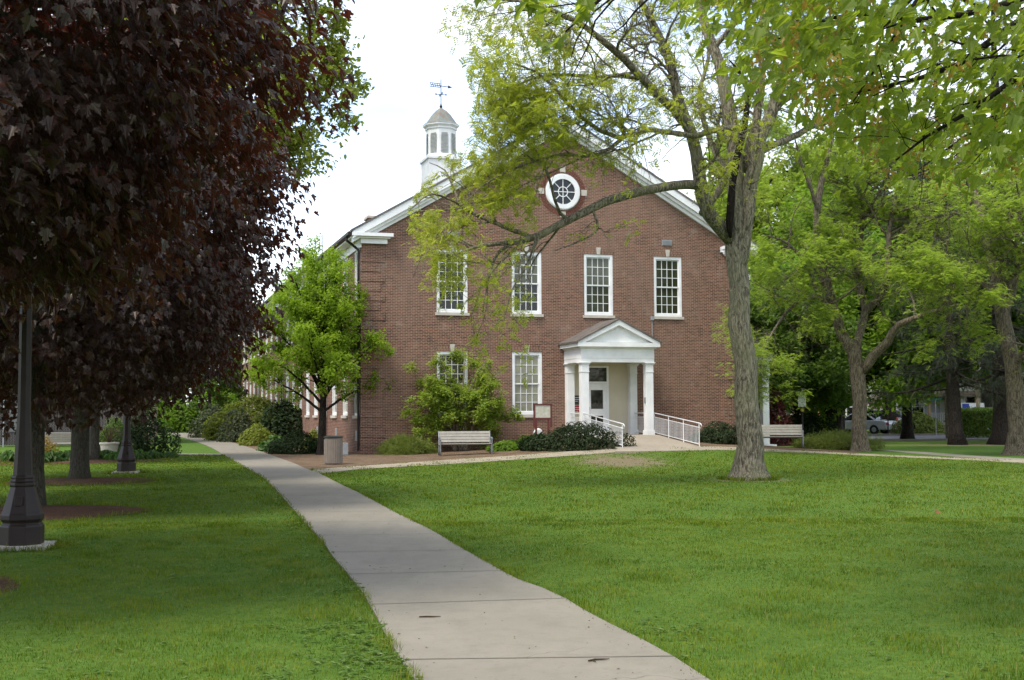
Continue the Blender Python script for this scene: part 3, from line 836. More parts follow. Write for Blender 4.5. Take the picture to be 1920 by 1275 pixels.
# rusticated corner courses, proud of the wall
m = MB(); mr = MB()
for i in range(21):
    z0 = -0.1 + i * 0.4062
    if z0 + 0.34 > 8.8: break
    ln = 0.98 if i % 2 == 0 else 0.80
    m.box(-0.03, ln, -0.036, 0.0, z0, z0 + 0.366)
    mr.box(W_ - ln, W_ + 0.03, -0.036, 0.0, z0, z0 + 0.366)
m.build('corner_quoin', BRICK, HALL); mr.build('corner_quoin', BRICK, HALL)
LY = [1.0 + 3.05 * k for k in range(19)]
sh = [(y - WW / 2, y + WW / 2, z, z + HH) for y in LY for z in (ZL, ZU)]
m = MB(); holed(m, lambda y, d, z: (d, y, z), (0, LEN), (-0.6, EV), sh, 0.2)
m.add([(W_, 0, -0.6), (W_, LEN, -0.6), (W_, LEN, EV), (W_, 0, EV)], [(0, 1, 2, 3)])
m.add([(0, LEN, -0.6), (W_, LEN, -0.6), (W_, LEN, 9.2), (MID, LEN, rake_z(MID) - 0.2), (0, LEN, 9.2)], [(0, 1, 2, 3, 4)])
m.build('side_wall', BRICKSIDE, HALL)

def window_meshes():
    w, h = WW / 2, HH
    f = MB()
    f.box(-w, -w + .115, .015, .17, 0, h); f.box(w - .115, w, .015, .17, 0, h)
    f.box(-w + .115, w - .115, .015, .17, h - .12, h); f.box(-w + .115, w - .115, .015, .17, 0, .11)
    iw = w - .115
    for z0, z1, y in ((.11, .11 + 1.235, .105), (.11 + 1.2, h - .12, .07)):
        f.box(-iw, -iw + .045, y, y + .04, z0, z1); f.box(iw - .045, iw, y, y + .04, z0, z1)
        f.box(-iw + .045, iw - .045, y, y + .04, z0, z0 + .05); f.box(-iw + .045, iw - .045, y, y + .04, z1 - .05, z1)
    g = MB(); panes = []
    for z0, z1, y in ((.16, 1.295, .112), (1.36, h - .17, .077)):
        gw = iw - .045
        for k in (1, 2, 3):
            x = -gw + 2 * gw * k / 4; g.box(x - .0125, x + .0125, y, y + .026, z0, z1)
        xs = [-gw] + [-gw + 2 * gw * k / 4 for k in (1, 2, 3)] + [gw]
        for k in (1, 2):
            z = z0 + (z1 - z0) * k / 3
            for a, b in zip(xs[:-1], xs[1:]): g.box(a + .0125 * (a > -gw), b - .0125 * (b < gw), y, y + .026, z - .0125, z + .0125)
        panes.append(MB().add([(-gw, y + .02, z0), (gw, y + .02, z0), (gw, y + .02, z1), (-gw, y + .02, z1)], [(0, 1, 2, 3)]))
    sill = MB().box(-w - .07, w + .07, -.07, .03, -.125, -.002)
    key = MB().prism([(-.075, h + .003), (.075, h + .003), (.105, h + .31), (-.105, h + .31)], -.04, .02)
    arch = MB()
    for s in (-1, 1):
        arch.prism([(s * .078, h + .004), (s * (w + .02), h + .004), (s * (w + .10), h + .25), (s * .10, h + .25)][::s], -.012, .01)
    return f.mesh('window', WHITE), g.mesh('muntin', WHITE), [p.mesh('pane') for p in panes], sill.mesh('sill', STONE), key.mesh('keystone', STONE), arch.mesh('lintel')
WM = window_meshes()
def obj(name, me, parent, mat=None):
    o = bpy.data.objects.new(name, me); COL.objects.link(o); o.parent = parent
    if mat:
        if not me.materials: me.materials.append(None)
        o.material_slots[0].link = 'OBJECT'; o.material_slots[0].material = mat
    return o
def window(x, y, z, rz, lo, up, side=False):
    f = obj('window', WM[0], HALL); f.location = (x, y, z); f.rotation_euler.z = rz
    obj('muntin', WM[1], f); obj('pane', WM[2][0], f, lo); obj('pane', WM[2][1], f, up)
    obj('sill', WM[3], f); obj('keystone', WM[4], f); obj('lintel', WM[5], f, SOLDIER)
    return f
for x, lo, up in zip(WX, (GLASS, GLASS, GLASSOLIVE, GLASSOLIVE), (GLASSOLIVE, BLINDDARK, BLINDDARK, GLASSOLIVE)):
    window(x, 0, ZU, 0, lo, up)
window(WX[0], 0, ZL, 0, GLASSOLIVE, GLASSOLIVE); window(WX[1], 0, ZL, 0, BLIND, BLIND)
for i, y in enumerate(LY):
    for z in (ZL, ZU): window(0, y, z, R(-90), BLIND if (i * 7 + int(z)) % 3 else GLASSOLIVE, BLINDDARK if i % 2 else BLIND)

# roof with overhang
OV = 0.4
m = MB(); th = 0.10
for s in (0, 1):
    def q(x): return x if s == 0 else W_ - x
    P = [(q(-0.5), 9.30 - 0.087), (q(MID), 9.30 + (MID + 0.35) * 0.578), (q(MID), 9.30 + th + (MID + 0.35) * 0.578), (q(-0.5), 9.30 - 0.087 + th)]
    m.prism(P if s == 0 else P[::-1], -OV - 0.03, LEN + OV)
roof = m.build('roof', SLATE, HALL)
# rake boards in two steps, cornice returns, eave frieze
m = MB()
for s in (0, 1):
    def q(x): return x if s == 0 else W_ - x
    for y0, a, b in ((-OV, -0.22, 0.10), (-OV + 0.12, -0.36, -0.22), (-0.14, -0.52, -0.36)):
        x0 = -0.42 if y0 < -0.2 else 0.15
        zz = lambda x: 9.2 + (x + 0.35) * 0.578
        P = [(q(x0), zz(x0) + a), (q(MID), zz(MID) + a), (q(MID), zz(MID) + b - 0.002), (q(x0), zz(x0) + b - 0.002)]
        m.prism(P if s == 0 else P[::-1], y0, 0.0)
    a, b = sorted((q(-0.46), q(1.28))); m.box(a, b, -OV - 0.02, -0.001, 9.06, 9.20)
    a, b = sorted((q(-0.30), q(1.18))); m.box(a, b, -0.30, -0.001, 8.99, 9.058)
    a, b = sorted((q(-0.06), q(1.07))); m.box(a, b, -0.17, -0.001, 8.78, 8.988)
    a, b = sorted((q(-0.06), q(0.0))); m.box(a, b, 0.0, LEN, 8.62, 8.99)
    a, b = sorted((q(-0.46), q(-0.003))); m.box(a, b, 0.0, LEN, 8.99, 9.06)
m.build('cornice', WHITE, HALL)
m = MB(); m.prism([(-.62, 9.10), (-.47, 9.05), (-.47, 9.20), (-.62, 9.22)], -OV + .05, LEN)
m.build('gutter', DARKMETAL, HALL)
m = MB().tube([(-.55, .42, 9.1), (-.55, .42, 8.95), (-.12, .42, 8.62), (-.10, .1, 8.5), (-.10, .1, 4), (-.10, .1, .15)], .055, 10)
m.tube([(-.10, 9.2, 9.0), (-.10, 9.2, .1)], .055, 8); m.tube([(-.10, 27.5, 9.0), (-.10, 27.5, .1)], .055, 8); m.tube([(-.10, 57.8, 9.0), (-.10, 57.8, .1)], .055, 8)
m.build('downspout', DARKMETAL, HALL)
# chimney
m = MB().box(2.2, 3.4, 10.2, 11.2, 10.0, 11.50); ch = m.build('chimney', BRICK, HALL)
MB().box(2.12, 3.48, 10.12, 11.28, 11.50, 11.62).build('cap', STONE, ch)

# round gable window
RWX, RWZ = MID + 0.02, 11.38
def ring(mb, r0, r1, y0, y1, n=40, sx=1.0):
    a = np.arange(n) * 2 * math.pi / n; v = []
    for r, y in ((r0, y0), (r1, y0), (r1, y1), (r0, y1)): v.append(np.stack([RWX + sx * r * np.cos(a), np.full(n, y), RWZ + r * np.sin(a)], 1))
    f = [(k * n + j, ((k + 1) % 4) * n + j, ((k + 1) % 4) * n + (j + 1) % n, k * n + (j + 1) % n) for k in range(4) for j in range(n)]
    mb.add(np.concatenate(v), f)
m = MB(); ring(m, .56, .76, -.10, .02); ring(m, .76, .80, -.06, .02)
rw = m.build('round_window', WHITE, HALL)
g = MB(); ring(g, .20, .235, -.055, -.03, 24)
for k in range(8):
    a = k * math.pi / 4 + (math.pi / 8 if 0 else 0); r0 = .0 if k % 2 == 0 else .235
    c, s = math.cos(a), math.sin(a); w = .016
    q = [(RWX + r * c + t * s * w, RWZ + r * s - t * c * w) for r, t in ((r0, -1), (.57, -1), (.57, 1), (r0, 1))]
    g.prism(q, -.054 - .0006 * k, -.031)
g.build('muntin', WHITE, rw)
a = np.arange(40) * 2 * math.pi / 40
MB().add(np.stack([RWX + .57 * np.cos(a), np.full(40, -.022), RWZ + .57 * np.sin(a)], 1), [tuple(range(40))]).build('pane', GLASS, rw)
m = MB()
for k in range(56):
    a0 = k * 2 * math.pi / 56 + .012; a1 = (k + 1) * 2 * math.pi / 56 - .012
    m.prism([(RWX + r * math.cos(t), RWZ + r * math.sin(t)) for r, t in ((.85, a0), (1.06, a0), (1.06, a1), (.85, a1))], -.012, .01)
m.build('lintel', paint('arch_brick', (0.14, 0.058, 0.042), 0.9, 0.1, 0.35, 12), rw)
for a, b in ((-1.0, 0), (1.0, 0), (0, -1.0), (0, 1.0)):
    MB().box(RWX + a - .13, RWX + a + .13, -.035, .01, RWZ + b - .13, RWZ + b + .13).build('keystone', STONE, rw)
# wall vents, lamp, conduit
VENT = paint('vent_louvre', (0.25, 0.26, 0.26), 0.5, 0.5, 0.1)
for x, z in ((3.95, 9.30), (13.9, 9.30)):
    m = MB(); m.box(x - .24, x + .24, -.03, .01, z - .13, z + .13)
    for k in range(6): m.box(x - .215, x + .215, -.042, -.0305, z - .115 + k * .038, z - .095 + k * .038)
    m.build('vent', VENT, HALL)
for y, z in ((1.0, .75), (6.4, .8), (12.5, .8)):
    m = MB(); m.box(-.025, .01, y - .28, y + .28, z - .22, z + .22)
    for k in range(5): m.box(-.036, -.0255, y - .25, y + .25, z - .19 + k * .08, z - .15 + k * .08)
    m.build('vent', VENT, HALL)
m = MB().box(16.55, 16.75, -.16, 0, 8.95, 9.12); m.lathe([(.05, -.16), (.09, -.05), (.07, .05)], 12, (16.65, -.2, 9.0)); m.build('wall_lamp', WHITE, HALL)
m = MB().tube([(13.12, -.03, 5.90), (13.12, -.03, 4.4)], .018, 6); m.box(13.05, 13.19, -.09, 0, 5.78, 5.96)
m.build('conduit', GREYMETAL, HALL)

# cupola on the ridge
CU = (MID, 22.2)
ridge = 9.3 + (MID + .35) * .578
def octa(r): return r / math.cos(math.pi / 8)
m = MB()
m.box(CU[0] - 1.02, CU[0] + 1.02, CU[1] - 1.02, CU[1] + 1.02, ridge - 1.4, 17.05)
m.box(CU[0] - 1.12, CU[0] + 1.12, CU[1] - 1.12, CU[1] + 1.12, 17.05, 17.2)
m.box(CU[0] - 1.18, CU[0] + 1.18, CU[1] - 1.18, CU[1] + 1.18, ridge + 0.25, ridge + 0.42)
rr = math.pi / 8
m.lathe([(octa(.94), 17.2), (octa(.94), 17.4), (octa(.87), 17.45), (octa(.87), 18.95), (octa(.93), 19.0), (octa(.93), 19.1), (octa(1.05), 19.22), (octa(1.05), 19.3)], 8, (CU[0], CU[1], 0), rr)
cup = m.build('cupola', WHITE, HALL)
m = MB()
for k in range(8):
    a = k * math.pi / 4; c, s = math.cos(a), math.sin(a)
    for j in range(15):
        z = 17.52 + j * .085; ww = .225 if z < 18.55 else .225 * math.sqrt(max(0.05, 1 - ((z - 18.55) / .27) ** 2))
        v = []
        for dr, w, zz in ((.872, -1, z), (.872, 1, z), (.918, 1, z - .035), (.918, -1, z - .035), (.872, -1, z + .012), (.872, 1, z + .012), (.918, 1, z - .023), (.918, -1, z - .023)):
            v.append((CU[0] + dr * c - w * ww * s, CU[1] + dr * s + w * ww * c, zz))
        m.add(v, [(0, 1, 2, 3), (7, 6, 5, 4), (3, 2, 6, 7), (0, 3, 7, 4), (1, 5, 6, 2)])
m.build('louvre', paint('louvre_grey', (0.30, 0.31, 0.30), 0.6, 0.3, 0.1), cup)
COPPER = NT('weathered_copper'); _o = COPPER.obj()
COPPER = COPPER.done(COPPER.bsdf(COPPER.mix(COPPER.rng(COPPER.noise(COPPER.mapping(_o, (3, 3, .5)), 1.5, 4), .4, .62), (0.16, 0.185, 0.165), (0.16, 0.125, 0.09)), 0.55, 0.4))
MB().lathe([(octa(1.07), 19.3), (octa(.90), 19.42), (octa(.72), 19.70), (octa(.54), 19.98), (octa(.32), 20.22), (octa(.12), 20.36), (.06, 20.42)], 8, (CU[0], CU[1], 0), rr).build('dome', COPPER, cup)
IRON = paint('vane_iron', (0.05, 0.042, 0.034), 0.9, 0.1, 0.3)
m = MB().lathe([(.07, 20.4), (.10, 20.5), (.05, 20.6), (.028, 20.7), (.026, 22.1), (.012, 22.25)], 8, (CU[0], CU[1], 0))
x, y = CU
m.tube([(x - .28, y, 21.25), (x + .28, y, 21.25)], .022, 5); m.tube([(x, y - .28, 21.25), (x, y + .28, 21.25)], .012, 5)
for q in ((.32, 0), (-.32, 0), (0, .32), (0, -.32)): m.box(x + q[0] - .035, x + q[0] + .035, y + q[1] - .006, y + q[1] + .006, 21.2, 21.32)
m.tube([(x - .62, y, 21.83), (x + .5, y, 21.75)], .026, 5)
m.prism([(x + .45, 21.66), (x + .72, 21.74), (x + .45, 21.86)], y - .015, y + .015)
for zz in (21.95, 21.72): m.tube([(x - .7, y, zz), (x - .05, y, zz - .03)], .022, 5)
for k in range(5): m.tube([(x - .68 + k * .14, y, 21.95), (x - .60 + k * .14, y, 21.71)], .018, 4)
m.build('weathervane', IRON, cup)

# entrance porch
FZ = 0.71
PS0, PS1, PN = 9.13, 12.07, 1.95
def column(cx, cy, z0, z1, w=.165):
    c = MB()
    c.box(cx - w - .035, cx + w + .035, cy - w - .035, cy + w + .035, z0, z0 + .22)
    c.box(cx - w, cx + w, cy - w, cy + w, z0 + .22, z1 - .42)
    c.box(cx - w - .02, cx + w + .02, cy - w - .02, cy + w + .02, z1 - .42, z1 - .385)
    c.box(cx - w - .005, cx + w + .005, cy - w - .005, cy + w + .005, z1 - .385, z1 - .10)
    for k, (e, a, b) in enumerate(((.025, .10, .07), (.05, .07, .035), (.075, .035, 0))): c.box(cx - w - e, cx + w + e, cy - w - e, cy + w + e, z1 - a, z1 - b)
    return c
m = MB()
ew, eh0, eh1 = .20, 3.80, 4.39
a0, a1, fy = PS0 - ew, PS1 + ew, -PN - ew
m.box(a0, a1, fy, fy + .4, eh0 + .17, eh1); m.box(a0 - .0, a1, fy + .012, fy + .39, eh0, eh0 + .168)
m.box(a0 + .001, a0 + .4, fy + .401, -.002, eh0 + .17, eh1); m.box(a0 + .012, a0 + .39, fy + .401, -.002, eh0, eh0 + .168)
m.box(a1 - .4, a1 - .001, fy + .401, -.002, eh0 + .17, eh1); m.box(a1 - .39, a1 - .012, fy + .401, -.002, eh0, eh0 + .168)
m.box(a0 + .4, a1 - .4, fy + .401, -.002, eh0 + .22, eh0 + .26)
m.box(a0 - .07, a1 + .07, fy - .07, -.003, eh1, eh1 + .06)
m.box(a0 - .20, a1 + .20, fy - .20, -.003, eh1 + .06, eh1 + .235)
port = m.build('portico', WHITE, HALL)
for cx, cy in ((PS0, -PN), (PS1, -PN), (PS0, -.17), (PS1, -.17)):
    bevel(column(cx, cy, FZ - .02, eh0).build('column', WHITE, port), .006, 1)
b0, b1, zt0, za, mid = a0 - .24, a1 + .24, eh1 + .235, 5.66, (a0 + a1) / 2
sl = (za - zt0 - .0) / (mid - b0)
m = MB()
for s in (0, 1):
    q = (lambda x: x) if s == 0 else (lambda x: 2 * mid - x)
    P = [(q(b0 + .02), zt0 + .003), (q(b0 + .36), zt0 + .003), (q(mid), za - .29), (q(mid), za - .07)]
    m.prism(P if s == 0 else P[::-1], fy - .2, fy - .02)
m.prism([(b0 + .4, zt0 + .004), (2 * mid - b0 - .4, zt0 + .004), (mid, za - .25)], fy - .02, fy + .06)
m.prism([(b0 + .6, zt0 + .03), (2 * mid - b0 - .6, zt0 + .03), (mid, za - .42)], fy - .035, fy - .021)
m.build('pediment', WHITE, port)
m = MB()
for s in (0, 1):
    q = (lambda x: x) if s == 0 else (lambda x: 2 * mid - x)
    P = [(q(b0 - .04), zt0 - .02), (q(mid), za - .068), (q(mid), za + .0), (q(b0 - .04), zt0 + .05)]
    m.prism(P if s == 0 else P[::-1], fy - .24, -.004)
m.build('porch_roof', paint('porch_shingle', (0.12, 0.105, 0.09), 0.85, 0.2, 0.3, 2.5, bump=.5, fine=25), port)
# entrance bay: cream panels, door, side light, transom
m = MB(); d0, d1 = PS0 + .17, PS1 - .17
m.box(d0, d1, -.05, -.002, FZ, eh0 + .2)
for z in (FZ + 1.0, FZ + 2.42): m.box(d1 - .88, d1 - .04, -.056, -.05, z, z + .012); m.box(d0, d0 + .72, -.056, -.05, z, z + .012)
m.build('entry_panel', CREAM, HALL)
ex0 = d0 + .36
fm = MB()
ex1 = d1 - .92
fm.box(ex0, ex0 + .07, -.10, -.052, FZ, 3.72); fm.box(ex1 - .09, ex1, -.10, -.052, FZ, 3.72)
fm.box(ex0 + .07, ex1 - .09, -.10, -.052, 3.64, 3.72); fm.box(ex0 + .07, ex1 - .09, -.10, -.052, 2.94, 3.03)
dx1 = ex1 - .09; dx0 = dx1 - .93
fm.box(dx0 - .07, dx0, -.10, -.052, FZ, 2.94)
dr = MB()
dr.box(dx0 + .005, dx0 + .18, -.09, -.055, FZ + .02, 2.93); dr.box(dx1 - .18, dx1 - .005, -.09, -.055, FZ + .02, 2.93)
for a, b in ((FZ + .02, FZ + .22), (FZ + .82, FZ + 1.12), (2.66, 2.93)): dr.box(dx0 + .18, dx1 - .18, -.09, -.055, a, b)
fm.build('door_frame', WHITE, HALL)
door = dr.build('door', WHITE, HALL)
pm = MB()
for a, b in ((FZ + .22, FZ + .82), (FZ + 1.12, 2.66)): pm.box(dx0 + .18, dx1 - .18, -.072, -.066, a, b)
pm.build('pane', GLASS, door)
MB().tube([(dx0 + .1, -.09, FZ + 1.2), (dx0 + .1, -.14, FZ + 1.18), (dx0 + .1, -.14, FZ + .82), (dx0 + .1, -.09, FZ + .80)], .013, 8).build('handle', GREYMETAL, door)
MB().box(ex0 + .07, dx0 - .07, -.066, -.06, FZ, 2.94).build('side_light', GLASS, HALL)
MB().box(ex0 + .07, ex1 - .09, -.066, -.06, 3.03, 3.64).build('transom', GLASS, HALL)
MB().box(PS1 - .20, PS1 - .16, -PN - .10, -PN + .02, FZ + 1.35, FZ + 1.6).build('door_opener', GREYMETAL, HALL)
# side portico on the far flank
m = MB(); q0, q1, qs = 1.7, 5.4, 19.6
m.box(W_ + .002, qs + .2, q0 - .2, q0 + .2, 3.45, 4.05); m.box(qs - .2, qs + .2, q0 + .2, q1 + .2, 3.45, 4.05); m.box(W_ + .002, qs - .2, q1 - .2, q1 + .2, 3.45, 4.05)
m.box(W_ + .002, qs + .32, q0 - .32, q1 + .32, 4.05, 4.22)
for cy in (q0, q1):
    c = column(qs, cy, -.1, 3.45); m.c += [(v, [f + m.n for f in fs]) for v, fs in c.c]; m.n += c.n
m.box(W_ + .002, qs + .4, q0 - .4, q1 + .4, -.3, .12)
sp = m.build('side_portico', WHITE, HALL)
MB().prism([(q0 - .4, 4.22), (q1 + .4, 4.22), ((q0 + q1) / 2, 5.4)], W_ + .003, qs + .4, 'x').build('porch_roof', SLATE, sp)

# ------------------------------------------------------------------ porch floor and ramp
RE = 6.45
def blp(s, n, z): p = bl(s, -n); return (p[0], p[1], z)
v = []; n0, n1 = PN + .35, RE
za_, zb_ = FZ, float(zt(*blp(10.6, RE, 0)[:2])) + .03
m = MB()
st = [(0.02, za_), (n0, za_), (n1, zb_), (n1 + 1.15, float(zt(*blp(10.6, RE + 1.15, 0)[:2])) + .024)]
wl = [(PS0 - .32, PS1 + .32), (PS0 - .32, PS1 + .32), (PS0 - .30, PS1 + .30), (PS0 - .9, PS1 + 1.0)]
V = []
for (n, z), (x0, x1) in zip(st, wl):
    V += [blp(x0, n, z), blp(x1, n, z), blp(x0, n, -.3), blp(x1, n, -.3)]
F_ = []
for i in range(3):
    a, b = i * 4, i * 4 + 4
    F_ += [(a, a + 1, b + 1, b), (a, b, b + 2, a + 2), (a + 1, a + 3, b + 3, b + 1)]
F_ += [(12, 13, 15, 14)]
kind(m.add(V, F_).build('entrance_ramp', concrete('concrete_ramp', (0.30, 0.26, 0.195))), 'structure')

def railing(lab, p0, p1, curl, group='white handrails round the entrance'):
    p0, p1 = np.array(p0), np.array(p1); d = p1 - p0; ln = np.linalg.norm(d[:2])
    root = thing('railing', lab, 'railing', p0, 0, group)
    d = p1 - p0; up = np.array((0, 0, 1.0)); h = .93
    m = MB(); pts = [up * h * 1.0 + d * -0.03, up * h + d]
    if curl:
        e = unit(np.array((d[0], d[1], 0)))
        pts += [d + up * h + e * .14 - up * .02, d + up * (h - .09) + e * .21, d + up * (h - .19) + e * .16, d + up * (h - .21)]
    m.tube(pts, .022, 8)
    m.build('handrail', RAILWHITE, root, True)
    m = MB(); m.tube([up * (h - .17), d + up * (h - .17)], .014, 6); m.tube([up * .10, d + up * .10], .014, 6)
    m.build('rail', RAILWHITE, root, True)
    n = int(ln / .115)
    m = MB()
    for i in range(1, n): q = d * i / n; m.tube([q + up * .10, q + up * (h - .17)], .0085, 5)
    m.build('baluster', RAILWHITE, root)
    k = max(1, round(ln / 1.45))
    for i in range(k + 1): MB().tube([d * i / k - up * .02, d * i / k + up * h], .019, 6).build('post', RAILWHITE, root)
    return root
railing('white handrail sloping down the ramp side beside the long bare wall', blp(PS1 + .22, n0 - .25, za_), blp(PS1 + .22, n1 - .05, zb_), True)
railing('white handrail sloping down the ramp behind the dark yew bushes', blp(PS0 - .10, n0 - .1, za_), blp(PS0 - .10, n1 - .05, zb_), True)
railing('short level white railing between the two columns nearest the board on posts', blp(PS0 - .02, .38, za_), blp(PS0 - .02, PN - .2, za_), False)
railing('short level white railing between the porch columns in front of dark brick', blp(PS1 + .02, .38, za_), blp(PS1 + .02, PN - .2, za_), False)
# notices beside the door
for z0, z1, mat, lab in ((2.02, 2.42, BLACK, 'dark notice plate on the cream wall left of the door'), (1.70, 1.98, paint('notice_red', (0.36, 0.02, 0.03), .5, .3), 'red notice plate under the dark one left of the door')):
    o = thing('notice_sign', lab, 'sign', tuple(bl(d0 + .05, -.06, 0)), PHI, 'notices beside the door')
    MB().box(0, .34, -.012, 0, z0, z1).build('plate', mat, o)
    m = MB()
    for k in range(3): m.box(.05, .29 - .05 * k, -.0145, -.0125, z1 - .10 - k * .08, z1 - .08 - k * .08)
    m.build('marking', WHITE, o)
# ------------------------------------------------------------------ crimson maples along the left
def sprays(cs, nper, rad, rng, size, out_c, hang=0.9, flat=0.35):
    n = len(cs)
    P = np.repeat(cs, nper, 0); m = len(P)
    off = np.clip(rng.standard_normal((m, 3)), -1.7, 1.7) * rad * np.array((1, 1, flat))
    o = unit((P - out_c) * np.array((1, 1, 0.5)))
    off[:, 2] -= 0.35 * (off * o).sum(1)
    P = P + off
    N = 1.0 * np.array((0, 0, 1.0)) + 0.6 * o + 0.42 * rng.standard_normal((m, 3))
    T = 0.7 * o + np.array((0, 0, -hang)) + 0.55 * rng.standard_normal((m, 3))
    S = rng.uniform(size[0], size[1], m)
    return P, N, T, S
def crimson(label, base, c, semi, ns, nper, lsize, tr, seed, rad=0.32, group='crimson maples in a row'):
    rng = np.random.default_rng(seed); base = np.array(base, float)
    root = thing('crimson_maple', label, 'tree', base, 0, group)
    c = np.array(c, float) - base; semi = np.array(semi)
    d = unit(rng.standard_normal((ns, 3))); d[:, 2] = np.where((d[:, 2] < -0.8) & (rng.random(ns) < .5), -d[:, 2], d[:, 2])
    lump = 0.98 + 0.08 * np.sin(d[:, 0] * 5 + seed) * np.sin(d[:, 2] * 6 + 2) + 0.05 * np.sin(d[:, 1] * 9 + d[:, 2] * 7)
    rr = (rng.uniform(0.30, 1.0, ns) ** 0.33) * lump
    cs = c + d * rr[:, None] * semi
    leaf_mb(*sprays(cs, nper, rad, rng, lsize, c), MAPLE).build('crown', CRIMSON, root)
    mb = MB(); fork = c[2] - semi[2] * 0.72
    K = 12
    tr_l = smooth_poly([(0, 0, -.2, tr * 1.5), (0.02, 0, .15, tr * 1.18), (0, .03, .6, tr), (.03, 0, fork * .7, tr * .92), (0, 0, fork, tr * .95), (0.05, 0, c[2], tr * .5), (0, 0, c[2] + semi[2] * .8, tr * .1)], 20)
    mb.tubes(tr_l[None, :, :3], tr_l[None, :, 3], 14, rng, 0.03)
    LP, LR = [], []
    for i in range(11):
        a = i * 2.39 + seed; z = fork + (i / 11) * semi[2] * 1.0
        ln = semi[0] * (0.92 - 0.4 * i / 11)
        e = np.array((math.cos(a), math.sin(a), 0))
        p = [np.array((0, 0, z - .1)), e * ln * .3 + (0, 0, z + .35), e * ln * .65 + (0, 0, z + .6), e * ln * .95 + (0, 0, z + .35)]
        q = smooth_poly(np.column_stack([np.array(p), (tr * .5, tr * .34, tr * .2, tr * .06)]), K)
        LP.append(q[:, :3]); LR.append(q[:, 3])
    LP, LR = np.array(LP), np.array(LR)
    mb.tubes(LP, LR, 8, rng, 0.03)
    P, Q = spawn(LP, LR, 120, (.7, 1.9), 6, (25, 70), .15, -.02, rng, rfac=.5, rmax=.03)
    mb.tubes(P, Q, 5)
    P2, Q2 = spawn(P, Q, 500, (.3, .9), 4, (25, 70), .15, -.05, rng, rfac=.5, rmax=.012)
    mb.tubes(P2, Q2, 3)
    mb.build('trunk', BARKMAPLE, root, smooth=True)
    return root
B2, B3, B4 = gnd(58, 952), gnd(148, 901), gnd(176, 864)
crimson('crimson-leaved maple filling the upper left, its trunk out of view', (-6.9, 12.1, 0), (-6.75, 12.2, 5.9), (4.35, 4.4, 3.45), 1800, 27, (.085, .145), .2, 3)
crimson('crimson-leaved maple whose trunk stands just behind the near lamp post', B2, (B2[0] + .15, B2[1], 5.5), (4.5, 4.8, 3.95), 1950, 22, (.09, .15), .215, 8)
crimson('crimson-leaved maple with the stout forked trunk in front of the dark bench', B3, (B3[0], B3[1], 5.7), (4.7, 4.6, 4.1), 1700, 18, (.10, .165), .235, 12)
crimson('crimson-leaved maple with the thin trunk, farthest of the row', B4, (B4[0] + .4, B4[1], 5.6), (4.4, 4.2, 4.0), 900, 15, (.14, .2), .17, 17)

